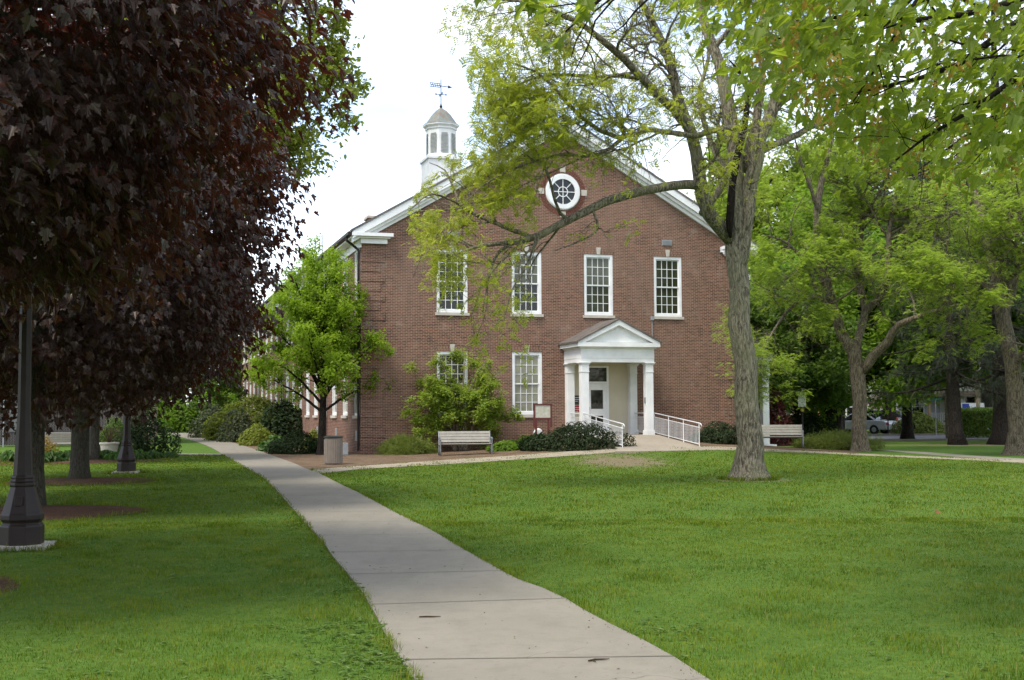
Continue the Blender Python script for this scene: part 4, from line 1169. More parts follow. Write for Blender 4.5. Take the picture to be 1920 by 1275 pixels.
# ------------------------------------------------------------------ the big locust in the middle of the lawn
D0 = TREE_B[1]
def L3(pts, D=None): return [at(x, y, (D or D0) + d) for x, y, d in pts]
def lim(pts, r0, r1, D=None): n = len(pts); return (L3(pts, D), np.geomspace(r0, r1, n))
b0 = np.array((TREE_B[0], TREE_B[1], -0.1))
LIMBS = [
    ([b0] + L3([(1404, 850, 0), (1398, 700, 0), (1389, 600, 0), (1383, 490, 0), (1381, 425, 0), (1384, 370, .1), (1377, 300, .2), (1364, 200, .3), (1348, 120, .4), (1318, 40, .5), (1303, -40, .6), (1290, -140, .8)]),
     [.35, .315, .285, .27, .262, .275, .235, .20, .175, .145, .12, .09, .04]),
    (L3([(1374, 452, 0), (1345, 420, -.2), (1322, 392, -.5), (1313, 330, -.7), (1303, 270, -.9), (1289, 232, -1), (1270, 180, -1.2), (1252, 103, -1.4), (1217, 31, -1.6), (1192, -10, -1.8), (1150, -80, -2)]),
     [.2, .195, .185, .165, .15, .145, .12, .105, .085, .07, .03]),
    (L3([(1290, 236, -1), (1255, 196, -1.5), (1217, 160, -2), (1176, 116, -2.5), (1129, 75, -3), (1082, 41, -3.4), (1020, 12, -3.8), (960, 0, -4), (900, 0, -4.2)]), [.12, .105, .10, .09, .075, .06, .045, .03, .012]),
    (L3([(1318, 348, -.6), (1285, 345, -1), (1237, 351, -1.4), (1157, 370, -1.9), (1078, 407, -2.4), (1000, 446, -2.9), (948, 456, -3.2), (890, 462, -3.6), (835, 488, -4)]), [.12, .115, .11, .105, .095, .08, .06, .035, .012]),
    (L3([(1000, 446, -2.9), (933, 419, -2.5), (870, 390, -2.2), (852, 356, -2), (835, 320, -1.8), (805, 305, -1.6)]), [.06, .05, .04, .03, .02, .008]),
    (L3([(885, 398, -2.3), (845, 375, -2.6), (805, 365, -2.9), (768, 395, -3.1)]), [.035, .028, .02, .008]),
    (L3([(890, 462, -3.5), (840, 440, -3.2), (800, 460, -3.0), (775, 520, -2.9)]), [.03, .025, .018, .007]),
    (L3([(1068, 410, -2.4), (1050, 400, -2.7), (1037, 364, -3.0), (1026, 325, -3.2), (1000, 275, -3.4), (965, 240, -3.6)]), [.05, .042, .036, .03, .02, .01]),
    (L3([(960, 455, -3.1), (930, 480, -3.3), (915, 530, -3.4), (905, 585, -3.5)]), [.05, .035, .022, .008]),
    (L3([(1010, 445, -2.9), (985, 500, -3.2), (960, 545, -3.4), (945, 600, -3.5)]), [.035, .025, .016, .006]),
    (L3([(985, 448, -3.0), (930, 500, -3.5), (900, 540, -3.8), (870, 570, -4.0)]), [.035, .025, .016, .006]),
    (L3([(1060, 412, -2.5), (1030, 450, -2.2), (1000, 490, -2.0), (985, 530, -1.9)]), [.035, .025, .016, .006]),
    (L3([(1110, 390, -2.2), (1120, 430, -2.6), (1080, 455, -3.0), (1040, 470, -3.2)]), [.04, .03, .02, .008]),
    (L3([(1388, 240, -.3), (1345, 243, -.8), (1299, 254, -1.3), (1252, 249, -1.8), (1217, 242, -2.3), (1161, 259, -2.9), (1107, 232, -3.4), (1060, 190, -3.8), (1020, 142, -4.2), (970, 122, -4.6), (930, 110, -5)]), [.075, .072, .07, .068, .062, .055, .048, .04, .03, .02, .008]),
    (L3([(1240, 180, -1.6), (1201, 147, -2), (1101, 144, -2.6), (1040, 140, -3), (990, 150, -3.4), (950, 175, -3.8), (920, 200, -4)]), [.06, .055, .045, .036, .028, .018, .008]),
    (L3([(1180, 250, -2.7), (1120, 290, -3), (1050, 290, -3.3), (980, 310, -3.6), (910, 345, -3.9), (850, 400, -4.2)]), [.05, .042, .034, .026, .018, .008]),
    (L3([(1390, 520, 0), (1395, 440, -.05), (1405, 340, -.1), (1425, 270, 0), (1450, 200, .2), (1470, 130, .4), (1485, 75, .6), (1500, 0, .8), (1520, -80, 1)]), [.10, .19, .185, .175, .155, .13, .11, .09, .05]),
    (L3([(1425, 285, 0), (1455, 268, .3), (1490, 255, .6), (1530, 235, .9), (1600, 212, 1.2), (1640, 185, 1.5), (1720, 150, 2), (1800, 130, 2.4)]), [.095, .09, .085, .075, .06, .045, .03, .012]),
    (L3([(1395, 320, .3), (1420, 210, .8), (1428, 130, 1.2), (1425, 60, 1.5), (1440, -30, 1.8)]), [.13, .11, .09, .07, .04]),
    (L3([(1340, 90, .4), (1385, 30, .1), (1400, -40, -.1)]), [.07, .06, .04]),
    (L3([(1318, 400, -.5), (1360, 330, .6), (1335, 270, 1.2), (1310, 180, 1.8), (1330, 90, 2.4), (1300, 0, 3)]), [.11, .09, .075, .06, .045, .02]),
]
LV = [dict(count=150, ln=(1.2, 3.0), k=8, ang=(25, 75), wig=.20, grav=-.03, rfac=.5, rmax=.04, sides=5, upb=.15, tmin=.22),
      dict(count=1500, ln=(.6, 1.7), k=6, ang=(25, 75), wig=.22, grav=-.07, rfac=.55, rmax=.016, sides=4),
      dict(count=8500, ln=(.25, .75), k=4, ang=(25, 70), wig=.2, grav=-.10, rfac=.55, rmax=.006, sides=3, taper=.5)]
def locust_keep(p):
    """the crown is thin on its left flank: a rounded bay above the long lower bough is left open"""
    u = CX + F * p[:, 0] / p[:, 1]; v = 771 - F * (p[:, 2] - EYE) / p[:, 1]
    lim_ = np.interp(v, (-100, 40, 120, 200, 270, 300, 420, 520, 640), (700, 800, 875, 885, 875, 790, 760, 775, 860))
    near = np.hypot(u - 1055, v - 358) < 46
    return (u > lim_) & ~(near & (np.sin(u * 12.7 + v * 7.3) > -.55)) & ~((v > 470) & (u > 1000) & (u < 1340))
def locust_leafy(p, rng):
    u = CX + F * p[:, 0] / p[:, 1]; v = 771 - F * (p[:, 2] - EYE) / p[:, 1]
    d = np.interp(u, (900, 1020, 1120, 1900), (1.0, .95, .32, .28)) * np.interp(v, (70, 210), (.45, 1.05)) * np.interp(v, (395, 450), (1, .38))
    clump = np.sin(p[:, 0] * 3.1 + p[:, 2] * 2.3) + np.sin(p[:, 1] * 2.7 - p[:, 2] * 3.3)
    d = d * np.where(np.hypot(u - 1060, v - 358) < 50, .12, 1)
    return rng.random(len(p)) < d * np.where(clump > -.5, 1.0, .35)
def gappy(p, rng):
    c = np.sin(p[:, 0] * 1.25 + p[:, 2] * 1.9 + 1) + np.sin(p[:, 1] * 1.1 - p[:, 2] * 2.4) + .6 * np.sin(p[:, 0] * 2.7 - p[:, 1] * 1.7)
    return rng.random(len(p)) < np.clip(.47 + .65 * c, .03, 1)
tree('honey_locust', 'tall locust with thick ridged grey trunk standing alone on the lawn', 'tree', TREE_B * (1, 1, 0), LIMBS, LV,
     dict(per=3, size=(.085, .16), tmpl=SPRAY, cluster=2, cj=.04, up=.8, nr=.55, hang=.35, tanw=.5, keep=locust_leafy), BARKGREY, LOCUST, 21, prune=locust_keep)
# the blackened dead stem against its trunk
DP = L3([(1370, 446, -.28), (1368, 418, -.40), (1374, 340, -.42), (1384, 285, -.45), (1397, 233, -.5), (1402, 172, -.5), (1390, 140, -.4), (1367, 112, -.3)])
Q = smooth_poly(np.column_stack([np.array(DP), (.03, .095, .09, .088, .078, .062, .045, .015)]), 24)
lo = [o for o in bpy.data.objects if o.name == 'honey_locust'][0]
MB().tubes(Q[None, :, :3] - np.array(lo.location), Q[None, :, 3], 12, np.random.default_rng(2), .06).build('dead_stem', BARKDEAD, lo, True)

# ------------------------------------------------------------------ second locust, by the cross path
B = gnd(1613, 846); D1 = B[1]
L2 = lambda p: L3(p, D1)
LIMBS2 = [
    ([np.array((B[0], B[1], B[2] - .1))] + L2([(1612, 800, 0), (1612, 720, 0), (1606, 670, 0), (1587, 640, 0), (1567, 588, -.2), (1550, 532, -.4), (1535, 466, -.6), (1533, 380, -.8), (1548, 310, -1), (1565, 240, -1.1), (1575, 160, -1.2)]), [.34, .30, .29, .285, .22, .205, .185, .16, .135, .11, .07, .03]),
    (L2([(1606, 668, 0), (1608, 640, .2), (1623, 584, .5), (1612, 538, .8), (1610, 480, 1), (1618, 400, 1.2), (1605, 320, 1.4), (1620, 220, 1.6)]), [.17, .165, .155, .14, .12, .09, .06, .02]),
    (L2([(1620, 590, .5), (1636, 571, .4), (1659, 545, .2), (1666, 499, 0), (1668, 444, -.2), (1678, 369, -.4), (1700, 320, -.6), (1715, 250, -.8)]), [.16, .15, .14, .13, .11, .09, .06, .02]),
    (L2([(1616, 695, 0), (1640, 665, -.3), (1662, 644, -.6), (1682, 611, -1), (1728, 591, -1.4), (1794, 572, -1.8), (1850, 560, -2.2)]), [.2, .18, .17, .14, .10, .06, .02]),
    (L2([(1585, 630, -.1), (1530, 540, -1), (1500, 480, -1.6), (1465, 450, -2), (1430, 440, -2.4)]), [.11, .09, .07, .045, .015]),
    (L2([(1535, 400, -.8), (1515, 340, -1.4), (1500, 300, -1.8), (1488, 250, -2.2)]), [.09, .07, .05, .02]),
    (L2([(1560, 560, -.3), (1510, 560, -1.4), (1470, 590, -2.4), (1440, 640, -3.2), (1425, 690, -3.6)]), [.08, .06, .045, .03, .01]),
    (L2([(1668, 470, 0), (1720, 450, .6), (1770, 440, 1.2), (1830, 450, 1.8)]), [.09, .07, .045, .015]),
]
LVB = [dict(count=130, ln=(1.6, 3.6), k=7, ang=(35, 85), wig=.14, grav=-.01, rfac=.55, rmax=.06, sides=4, tmin=.25),
       dict(count=900, ln=(.8, 2.0), k=5, ang=(25, 75), wig=.18, grav=-.04, rfac=.5, rmax=.02, sides=3),
       dict(count=3600, ln=(.35, .9), k=4, ang=(25, 70), wig=.15, grav=-.04, rfac=.5, rmax=.008, sides=3)]
tree('honey_locust', 'locust with forked tan trunk rising behind the low juniper at the path', 'tree', B * (1, 1, 0), LIMBS2, LVB,
     dict(per=7, size=(.10, .19), tmpl=SPRAY, cluster=2, cj=.08, up=1.3, nr=.4, hang=.2, keep=gappy), BARKTAN, LOCUST2, 31)

# third locust at the right edge of the picture
B = gnd(1908, 853); D1 = B[1]
L2 = lambda p: L3(p, D1)
LIMBS3 = [
    ([np.array((B[0], B[1], B[2] - .1))] + L2([(1908, 800, 0), (1898, 700, 0), (1880, 600, 0), (1866, 520, 0), (1850, 440, .2), (1825, 360, .4), (1800, 300, .6), (1770, 220, .8)]), [.38, .33, .30, .27, .23, .18, .14, .09, .03]),
    (L2([(1880, 600, 0), (1905, 520, -.5), (1930, 440, -.9), (1940, 350, -1.2)]), [.18, .15, .11, .04]),
    (L2([(1858, 480, .1), (1880, 440, .8), (1920, 410, 1.4), (1990, 380, 2)]), [.14, .12, .09, .03]),
    (L2([(1868, 545, 0), (1830, 530, -.8), (1790, 530, -1.6), (1740, 545, -2.4)]), [.09, .07, .05, .015]),
    (L2([(1840, 420, .2), (1790, 400, -.4), (1740, 410, -1)]), [.09, .06, .02]),
    (L2([(1895, 690, 0), (1935, 650, -1), (1990, 640, -2)]), [.1, .07, .03]),
]
tree('honey_locust', 'locust with leaning rough trunk at the right edge of the lawn', 'tree', B * (1, 1, 0), LIMBS3, LVB,
     dict(per=7, size=(.10, .18), tmpl=SPRAY, cluster=2, cj=.08, up=1.3, nr=.4, hang=.2, keep=gappy), BARKTAN, LOCUST2, 33)

# ------------------------------------------------------------------ green maple overhead at the right, trunk out of view
rng = np.random.default_rng(41)
base = np.array((8.6, 10.5, 0.0)); root = thing('green_maple', 'green maple hanging in from the upper right, its trunk out of view', 'tree', base)
n = 1600
q_ = 0.165 + 0.75 * rng.random(n) ** 1.25; y = rng.uniform(8.0, 15.5, n); x = q_ * y
z = 1.75 + (768 - np.interp(q_, (.165, .185, .23, .276, .30, .34, .42, .9), (-60, 10, 125, 215, 290, 305, 285, 270))) / F * y + 2.6 * rng.random(n) ** 1.4
cs = np.stack([x, y, z], 1)
fld = np.sin(cs[:, 0] * 2.1 + cs[:, 2] * 1.7) + np.sin(cs[:, 1] * 1.9 + cs[:, 2] * 2.3) + np.sin(cs[:, 0] * 3.3 - cs[:, 1] * 1.3)
cs = cs[fld > -1.0]
P, N, T, S = sprays(cs, 11, .26, rng, (.065, .125), np.array((8.6, 10.5, 6.5)), hang=.25, flat=.45)
N = N * (.9, .9, 1.0) + .35 * rng.standard_normal(N.shape)
mb = leaf_mb(P - base, N, T, S, MAPLE)
near = np.array([(.12, 8.0, 4.42), (.28, 7.9, 4.35), (.50, 8.1, 4.48), (.32, 8.0, 4.18), (.18, 8.0, 4.52), (-.1, 8.2, 4.55), (.62, 8.2, 4.5)])
P, N, T, S = sprays(near, 4, .07, rng, (.09, .15), np.array((2.0, 9, 5.2)), hang=.7, flat=.5)
leaf_mb(P - base, N, T, S, MAPLE, mb)
mb.build('crown', GREENMAPLE, root)
sc = cs[rng.choice(len(cs), 900)] + rng.standard_normal((900, 3)) * .12 - (0, 0, .1)
sp_ = np.repeat(sc, 9, 0) + rng.standard_normal((900 * 9, 3)) * (.035, .035, .05)
m = len(sp_)
leaf_mb(sp_ - base, rng.standard_normal((m, 3)), rng.standard_normal((m, 3)) * .35 + (0, 0, -1), rng.uniform(.04, .07, m), DIAM).build('seed_cluster', SEEDS, root)
mb = MB()
tr_ = smooth_poly([(8.6, 10.5, -.2, .5), (8.6, 10.5, .3, .36), (8.5, 10.5, 3, .3), (8.6, 10.6, 6.5, .22), (8.7, 10.8, 9.5, .06)], 14)
mb.tubes(tr_[None, :, :3] - base, tr_[None, :, 3], 14, rng, .03)
ML = []
for D, pts, r in [(10.5, [(2150, -40), (1930, 32), (1840, 90), (1783, 128), (1644, 166), (1560, 180)], .045), (11.5, [(2150, -60), (1893, 7), (1727, 38), (1595, 22), (1500, 60), (1400, 90)], .04),
                  (9.5, [(2150, 60), (1960, 110), (1850, 190), (1760, 240), (1680, 300)], .035), (9.5, [(1980, -80), (1760, -40), (1700, 30), (1660, 100), (1600, 190)], .03),
                  (8.3, [(1750, -150), (1450, -90), (1250, -40), (1150, -20), (1080, 20), (1060, 60)], .03), (13, [(2150, 120), (1950, 180), (1820, 250), (1720, 320)], .04)]:
    s0 = np.array((8.5, 10.5, 5.6))
    pp = np.vstack([s0] + [at(a, b, D + (i % 2) * .2)[None] for i, (a, b) in enumerate(pts)])
    q = smooth_poly(np.column_stack([pp, np.linspace(r * 1.25, .006, len(pp))]), 16); ML.append(q)
ML = np.array(ML); mb.tubes(ML[..., :3] - base, ML[..., 3], 7, rng, .04)
P1, R1 = spawn(ML[..., :3] - base, ML[..., 3], 110, (.5, 1.4), 6, (25, 65), .16, -.03, rng, rfac=.5, rmax=.014, tmin=.25); mb.tubes(P1, R1, 5)
P2, R2 = spawn(P1, R1, 420, (.25, .6), 4, (25, 65), .16, -.03, rng, rfac=.5, rmax=.006); mb.tubes(P2, R2, 3)
mb.build('trunk', BARKDARK, root, True)

# ------------------------------------------------------------------ hornbeam in front of the side wall
rng = np.random.default_rng(51)
B = np.array((-7.85, 51.0, 0)); sc_ = 45.5
limbs = [([B - (0, 0, .1), B + (0, 0, 1.2), B + (0.03, 0, 2.0), B + (.05, 0, 3.4), B + (0, 0, 6), B + (0, 0, 9.1)], [.16, .135, .13, .08, .05, .012])]
for i in range(22):
    a = i * 2.4 + .4; z0 = 1.7 + 3.2 * (i / 22) ** 1.2
    top = 3.1 + 5.6 * (i / 22) ** .9; r = 2.75 * math.sin(math.pi * min(1, .30 + .72 * (1 - i / 22))) ** .8 if i > 4 else 2.65
    r = (2.7, 2.75, 2.6, 2.7, 2.5, 2.6, 2.3, 2.45, 2.2, 2.2, 2.0, 2.1, 1.8, 1.8, 1.6, 1.5, 1.4, 1.2, 1.1, .9, .8, .6)[i]
    r *= 1.06 if math.cos(a) < 0 else .86
    e = np.array((math.cos(a), math.sin(a), 0)) * r
    limbs.append(([B + (0, 0, z0), B + e * .35 + (0, 0, z0 + (top - z0) * .42), B + e * .72 + (0, 0, z0 + (top - z0) * .75), B + e + (0, 0, top)], [.062, .045, .028, .01]))
tree('hornbeam', 'bright green cone-shaped tree at the corner of the brick hall', 'tree', B, limbs,
     [dict(count=340, ln=(.5, 1.3), k=5, ang=(20, 60), wig=.15, grav=.03, rfac=.5, rmax=.018, sides=4, tmin=.2), dict(count=2600, ln=(.25, .65), k=4, ang=(25, 70), wig=.15, grav=.0, rfac=.5, rmax=.007, sides=3)],
     dict(per=17, size=(.085, .15), tmpl=OVAL, jit=.09, up=.8, nr=.6, hang=.3), BARKDARK, HORNBEAM, 52, trunk_sides=12)

# small layered tree in front of the ground-floor window
B = on(-2.15, 51.6)
rng = np.random.default_rng(57); limbs = []
for i, (dx, dz, r) in enumerate([(-1.9, 3.6, .05), (-.9, 3.9, .06), (.2, 4.0, .06), (1.0, 3.7, .05), (1.9, 2.6, .05), (-2.3, 2.2, .04), (-1.9, 1.2, .035), (2.0, 1.7, .04), (.9, 2.3, .04), (-.4, 2.6, .045), (0.3, 1.6, .03), (-1.2, .9, .03), (1.5, 1.1, .03), (-1.6, 3.0, .035), (1.5, 3.2, .035), (-.6, 1.4, .03)]):
    dy = rng.uniform(-1.1, .7); s = (-.22, .18, .02)[i % 3]
    limbs.append(([B + (s, 0, -.05), B + (s + dx * .2, dy * .2, dz * .45), B + (dx * .6, dy * .6, dz * .8), B + (dx, dy, dz)], [r, r * .8, r * .5, .008]))
tree('dogwood', 'pale green layered small tree behind the middle bench', 'tree', B, limbs,
     [dict(count=120, ln=(.5, 1.2), k=5, ang=(45, 90), wig=.1, grav=.0, rfac=.5, rmax=.015, sides=4, tmin=.35), dict(count=800, ln=(.2, .5), k=4, ang=(30, 75), wig=.1, grav=.01, rfac=.5, rmax=.006, sides=3)],
     dict(per=30, size=(.08, .14), tmpl=OVAL, jit=.08, up=1.4, nr=.45, hang=.15, skip_trunk=False), BARKTAN, DOGWOOD, 58, root_flare=False)

# ------------------------------------------------------------------ trees behind
rng = np.random.default_rng(61)
LVC = lambda a, b, c, l1, l2, l3: [dict(count=a, ln=l1, k=6, ang=(25, 75), wig=.15, grav=.0, rfac=.5, rmax=.06, sides=4, tmin=.2),
                                   dict(count=b, ln=l2, k=4, ang=(25, 75), wig=.15, grav=-.02, rfac=.5, rmax=.02, sides=3), dict(count=c, ln=l3, k=3, ang=(25, 70), wig=.12, grav=-.02, rfac=.5, rmax=.008, sides=3)]
# yellow-green tree over the roof at the left
B = np.array((-21.5, 71, 0)); lb = [([B - (0, 0, .1), B + (0, 0, 8), B + (1.5, 0, 16), B + (3, 0, 24), B + (3, 0, 30)], [.6, .5, .38, .2, .05])]
for (x, z, d) in [(-11.0, 27, 0), (-10.0, 24, -1), (-10.4, 20.5, 1), (-12.5, 29, 1), (-13, 22, -2), (-15, 25, 2), (-14, 18.5, 0), (-17, 28, -2), (-20, 24, 1), (-12, 17.5, 1), (-24, 20, 0), (-26, 26, 1), (-18, 31, 0)]:
    s0 = np.array((B[0] + 1.2, 71, z - 9 if z > 20 else z - 6)); e = np.array((x, 71 + d, z))
    lb.append(([s0, s0 * .6 + e * .4 + (0, 0, .8), s0 * .25 + e * .75 + (0, 0, .6), e], [.24, .17, .1, .02]))
tree('tall_maple', 'yellow-green tree rising above the crimson maples beyond the hall', 'tree', B, lb, LVC(150, 1000, 5200, (2, 4), (1, 2.2), (.4, 1)),
     dict(per=4, size=(.22, .42), tmpl=OVAL, cluster=2, cj=.22, up=.8, nr=.7), BARKTAN, YELLOWGREEN, 62)
# dark tree with V limbs
B = gnd(1560, 829.5); B = on(*(B[:2] * (70 / B[1]))); D1 = 70
L2 = lambda p: L3(p, D1)
tree('dark_maple', 'maple with dark trunk and V-shaped limbs behind the forked locust', 'tree', B, [
    ([B - (0, 0, .1)] + L2([(1560, 790, 0), (1560, 740, 0), (1558, 690, 0), (1555, 640, .2), (1550, 560, .4), (1540, 480, .6), (1530, 400, .8)]), [.55, .5, .52, .42, .36, .28, .2, .05]),
    (L2([(1548, 770, 0), (1533, 745, -.5), (1520, 732, -1), (1495, 705, -1.5), (1470, 680, -2)]), [.28, .24, .2, .12, .04]),
    (L2([(1572, 765, 0), (1590, 745, -.4), (1610, 725, -.8), (1650, 690, -1.4), (1700, 660, -2)]), [.3, .26, .2, .12, .04]),
    (L2([(1565, 720, 0), (1578, 690, -.8), (1590, 650, -1.4), (1610, 590, -2), (1630, 520, -2.6)]), [.24, .2, .16, .11, .04]),
    (L2([(1552, 715, 0), (1538, 690, -.8), (1522, 670, -1.4), (1490, 610, -2), (1460, 540, -2.6)]), [.2, .17, .14, .09, .03])],
    LVC(110, 700, 3000, (2, 4.5), (1, 2.2), (.4, 1)), dict(per=4, size=(.2, .36), tmpl=OVAL, cluster=2, cj=.2, up=.9, nr=.6), BARKDARK, BRIGHT, 63)
# low dark tree beside the side portico
B = on(13.6, 63.5)
tree('dense_maple', 'low dense dark green tree beside the white side portico', 'tree', B, auto_limbs(B, 8.5, .3, 3.4, 1.9, 14, np.random.default_rng(64), flat=.25), LVC(90, 600, 2600, (1.2, 2.6), (.7, 1.6), (.3, .8)),
     dict(per=5, size=(.16, .3), tmpl=OVAL, cluster=2, cj=.16, up=.9, nr=.6), BARKDARK, MIDGREEN, 64)
# broad-leaved trees across the back of the right side
BACK = [('bushy_maple', 'fresh green bushy tree over the cars, between the locust trunks', on(20.5, 78), 15, .4, 5.5, 5.6, BRIGHT, 70, .3),
        ('bushy_maple', 'green tree with low boughs in front of the grey house', on(26.0, 66), 10, .33, 4.6, 4.6, BRIGHT, 71, .12),
        ('tall_maple', 'tall light green tree behind the roof of the side portico', on(17.0, 84), 21, .45, 7, 4.5, LOCUST2, 72, .4),
        ('tall_maple', 'tall mid green tree above the street behind the forked locust', on(28.0, 92), 22, .5, 7.5, 7, MIDGREEN, 73, .4),
        ('tall_maple', 'tall pale tree at the back over the cream house', on(37.5, 98), 21, .5, 7.5, 7, LOCUST2, 74, .4)]
for nm, lab, B, h, r, cr_, z0, mt, sd_, fl in BACK:
    tree(nm, lab, 'tree', B, auto_limbs(B, h, r, cr_, z0, 16, np.random.default_rng(sd_), flat=fl), LVC(140, 800, 3600, (1.6, 3.6), (.9, 2), (.4, 1)),
         dict(per=5, size=(.24, .46), tmpl=OVAL, cluster=2, cj=.26, up=.9, nr=.65), BARKDARK, mt, sd_, group='background trees on the right' if nm == 'tall_maple' else None)
# spruces
def spruce(label, B, h, r, R0, z0, seed, nb=60, lean=0):
    rng = np.random.default_rng(seed); root = thing('spruce', label, 'tree', B, 0, 'spruces along the street'); mb = MB()
    t = smooth_poly([(0, 0, -.2, r * 1.7), (0, 0, .15, r * 1.25), (lean * .1, 0, .8, r), (lean * .5, 0, h * .5, r * .6), (lean, 0, h, .03)], 16)
    mb.tubes(t[None, :, :3], t[None, :, 3], 12, rng, .05)
    a = np.arange(nb) * 2.4 + rng.normal(0, .2, nb); z = z0 + (h - z0) * (np.arange(nb) / nb) ** 1.1
    ln = R0 * (1 - (z - z0) / (h - z0 + .5)) ** .7 * rng.uniform(.75, 1.1, nb)
    e = np.stack([np.cos(a), np.sin(a), 0 * a], 1); K = np.linspace(0, 1, 8)
    P = e[:, None, :] * (ln[:, None] * K[None])[..., None]; P[..., 2] += z[:, None] - ln[:, None] * (.42 * K - .28 * K ** 3)[None]
    P[..., 0] += lean * (z / h)[:, None]
    Rr = np.maximum(.012, .018 * ln)[:, None] * (1.1 - K)[None] + .004
    mb.tubes(P, Rr, 5)
    mb.build('trunk', BARKDARK, root, True)
    S1, Q1 = spawn(P, Rr, nb * 16, (.4, 1.2), 5, (30, 80), .1, -.16, rng, tmin=.15, rmax=.008)
    lp, tn = twig_leaves(S1, 7, rng, .05, .04)
    m = len(lp)
    leaf_mb(lp, rng.standard_normal((m, 3)) * .7 + (0, 0, .6), tn + (0, 0, -.7) + .3 * rng.standard_normal((m, 3)), rng.uniform(.28, .5, m), NEEDLE).build('crown', SPRUCE, root)
    return root
spruce('dark spruce with slim leaning trunk before the clipped hedge', on(21.7, 60.5), 22, .33, 4.6, 3.2, 81, 64, -.8)
spruce('dark spruce with massive twin trunk at the right of the hedge', on(24.0, 60.5), 24, .55, 5.0, 3.4, 82, 66)
spruce('dark drooping spruce whose skirts hang over the parked cars', on(22.6, 71), 19, .3, 4.6, 4.6, 83, 60)
spruce('dark spruce standing behind the cream house', on(42, 88), 23, .4, 5, 3, 84, 54)
# ------------------------------------------------------------------ lamp posts
def lamp_post(label, c):
    root = thing('lamp_post', label, 'street lamp', c, R(8), 'bronze lamp posts on the left lawn')
    rot = math.pi / 8
    MB().box(-.36, .36, -.36, .36, -.1, .055).build('footing', STONE, root)
    m = MB().lathe([(0.279, .055), (0.279, .29), (0.2651, .31), (0.2437, .325), (0.2437, .34), (0.2716, .38), (0.2716, .44), (0.2558, .465), (0.1535, .80), (0.1655, .815), (0.1655, .84), (0.1488, .855), (0.1581, .865), (0.1581, .885), (0.1442, .90), (0.1507, .91), (0.1507, .93), (0.1321, .95)], 8, (0, 0, 0), rot)
    m.box(-.05, .05, -.232, -.20, .56, .68)
    bevel(m.build('base', DARKMETAL, root), .006, 2)
    MB().lathe([(.125, .95), (.084, 1.75), (.074, 4.0), (.11, 4.02), (.11, 4.1), (.07, 4.14)], 8, (0, 0, 0), rot).build('shaft', DARKMETAL, root)
    m = MB().lathe([(.08, 4.14), (.16, 4.22), (.16, 4.26)], 8, (0, 0, 0), rot); m.lathe([(.27, 4.85), (.30, 4.88), (.16, 5.02), (.05, 5.12), (.02, 5.3)], 8, (0, 0, 0), rot)
    for k in range(8):
        a = k * math.pi / 4 + rot; m.tube([(.155 * math.cos(a), .155 * math.sin(a), 4.25), (.255 * math.cos(a), .255 * math.sin(a), 4.86)], .012, 5)
    ln = m.build('lantern', DARKMETAL, root)
    MB().lathe([(.148, 4.262), (.245, 4.85)], 8, (0, 0, 0), rot).build('globe', paint('frosted_globe', (.6, .6, .55), .4, .4), ln)
    return root
g1 = gnd(41, 1031); lamp_post('dark bronze octagonal lamp post nearest the camera, on a concrete footing', g1 * 1.012 * (1, 1, 0))
g2 = gnd(237, 887); lamp_post('dark bronze octagonal lamp post in front of the round dark bushes', g2)

# ------------------------------------------------------------------ benches
def bench(label, c, rz, w=2.0, group='slatted park benches'):
    root = thing('park_bench', label, 'bench', c, rz, group)
    h = w / 2
    m = MB()
    for k in range(4): y = -.36 + k * .115; m.box(-h, h, y, y + .098, .425 - .012 * k, .46 - .012 * k)
    bevel(m.build('seat', BENCHWOOD, root), .006, 1)
    m = MB()
    for k in range(4):
        z = .50 + k * .108; y = .09 + k * .034
        m.prism([(y, z), (y + .03, z - .008), (y + .06, z + .085), (y + .03, z + .093)], -h, h, 'x')
    m.build('backrest', BENCHWOOD, root)
    for x in (-h + .02, h - .02):
        e = MB()
        e.tube([(x, -.40, 0), (x, -.36, .2), (x, -.37, .44), (x, -.38, .60), (x, -.36, .655), (x, -.28, .675), (x, -.1, .665), (x, .1, .67)], [.03, .026, .028, .026, .03, .028, .024, .02], 8)
        e.tube([(x, -.36, .655), (x, -.41, .64), (x, -.42, .59), (x, -.385, .58)], .02, 6)
        e.tube([(x, .16, 0), (x, .10, .2), (x, .07, .42), (x, .14, .65), (x, .24, .93)], [.03, .026, .03, .024, .018], 8)
        e.tube([(x, -.37, .405), (x, .08, .38)], .028, 6)
        e.tube([(x, -.36, .18), (x, .11, .18)], .014, 6)
        e.build('leg', BENCHIRON, root, True)
    MB().tube([(-h, -.05, .39), (h, -.05, .39)], .015, 6).build('stretcher', BENCHIRON, root)
    return root
b = gnd(872, 853); bench('grey slatted bench in the mulch bed under the layered green tree', b, R(10), 2.05)
b = gnd(1452, 838.5); bench('grey slatted bench half hidden by the big locust trunk', b, R(-8), 2.3)
b = gnd(108, 850); bench('dark-shaded bench seen from behind between the maple trunks', b + (0, .3, 0), R(186), 2.5)
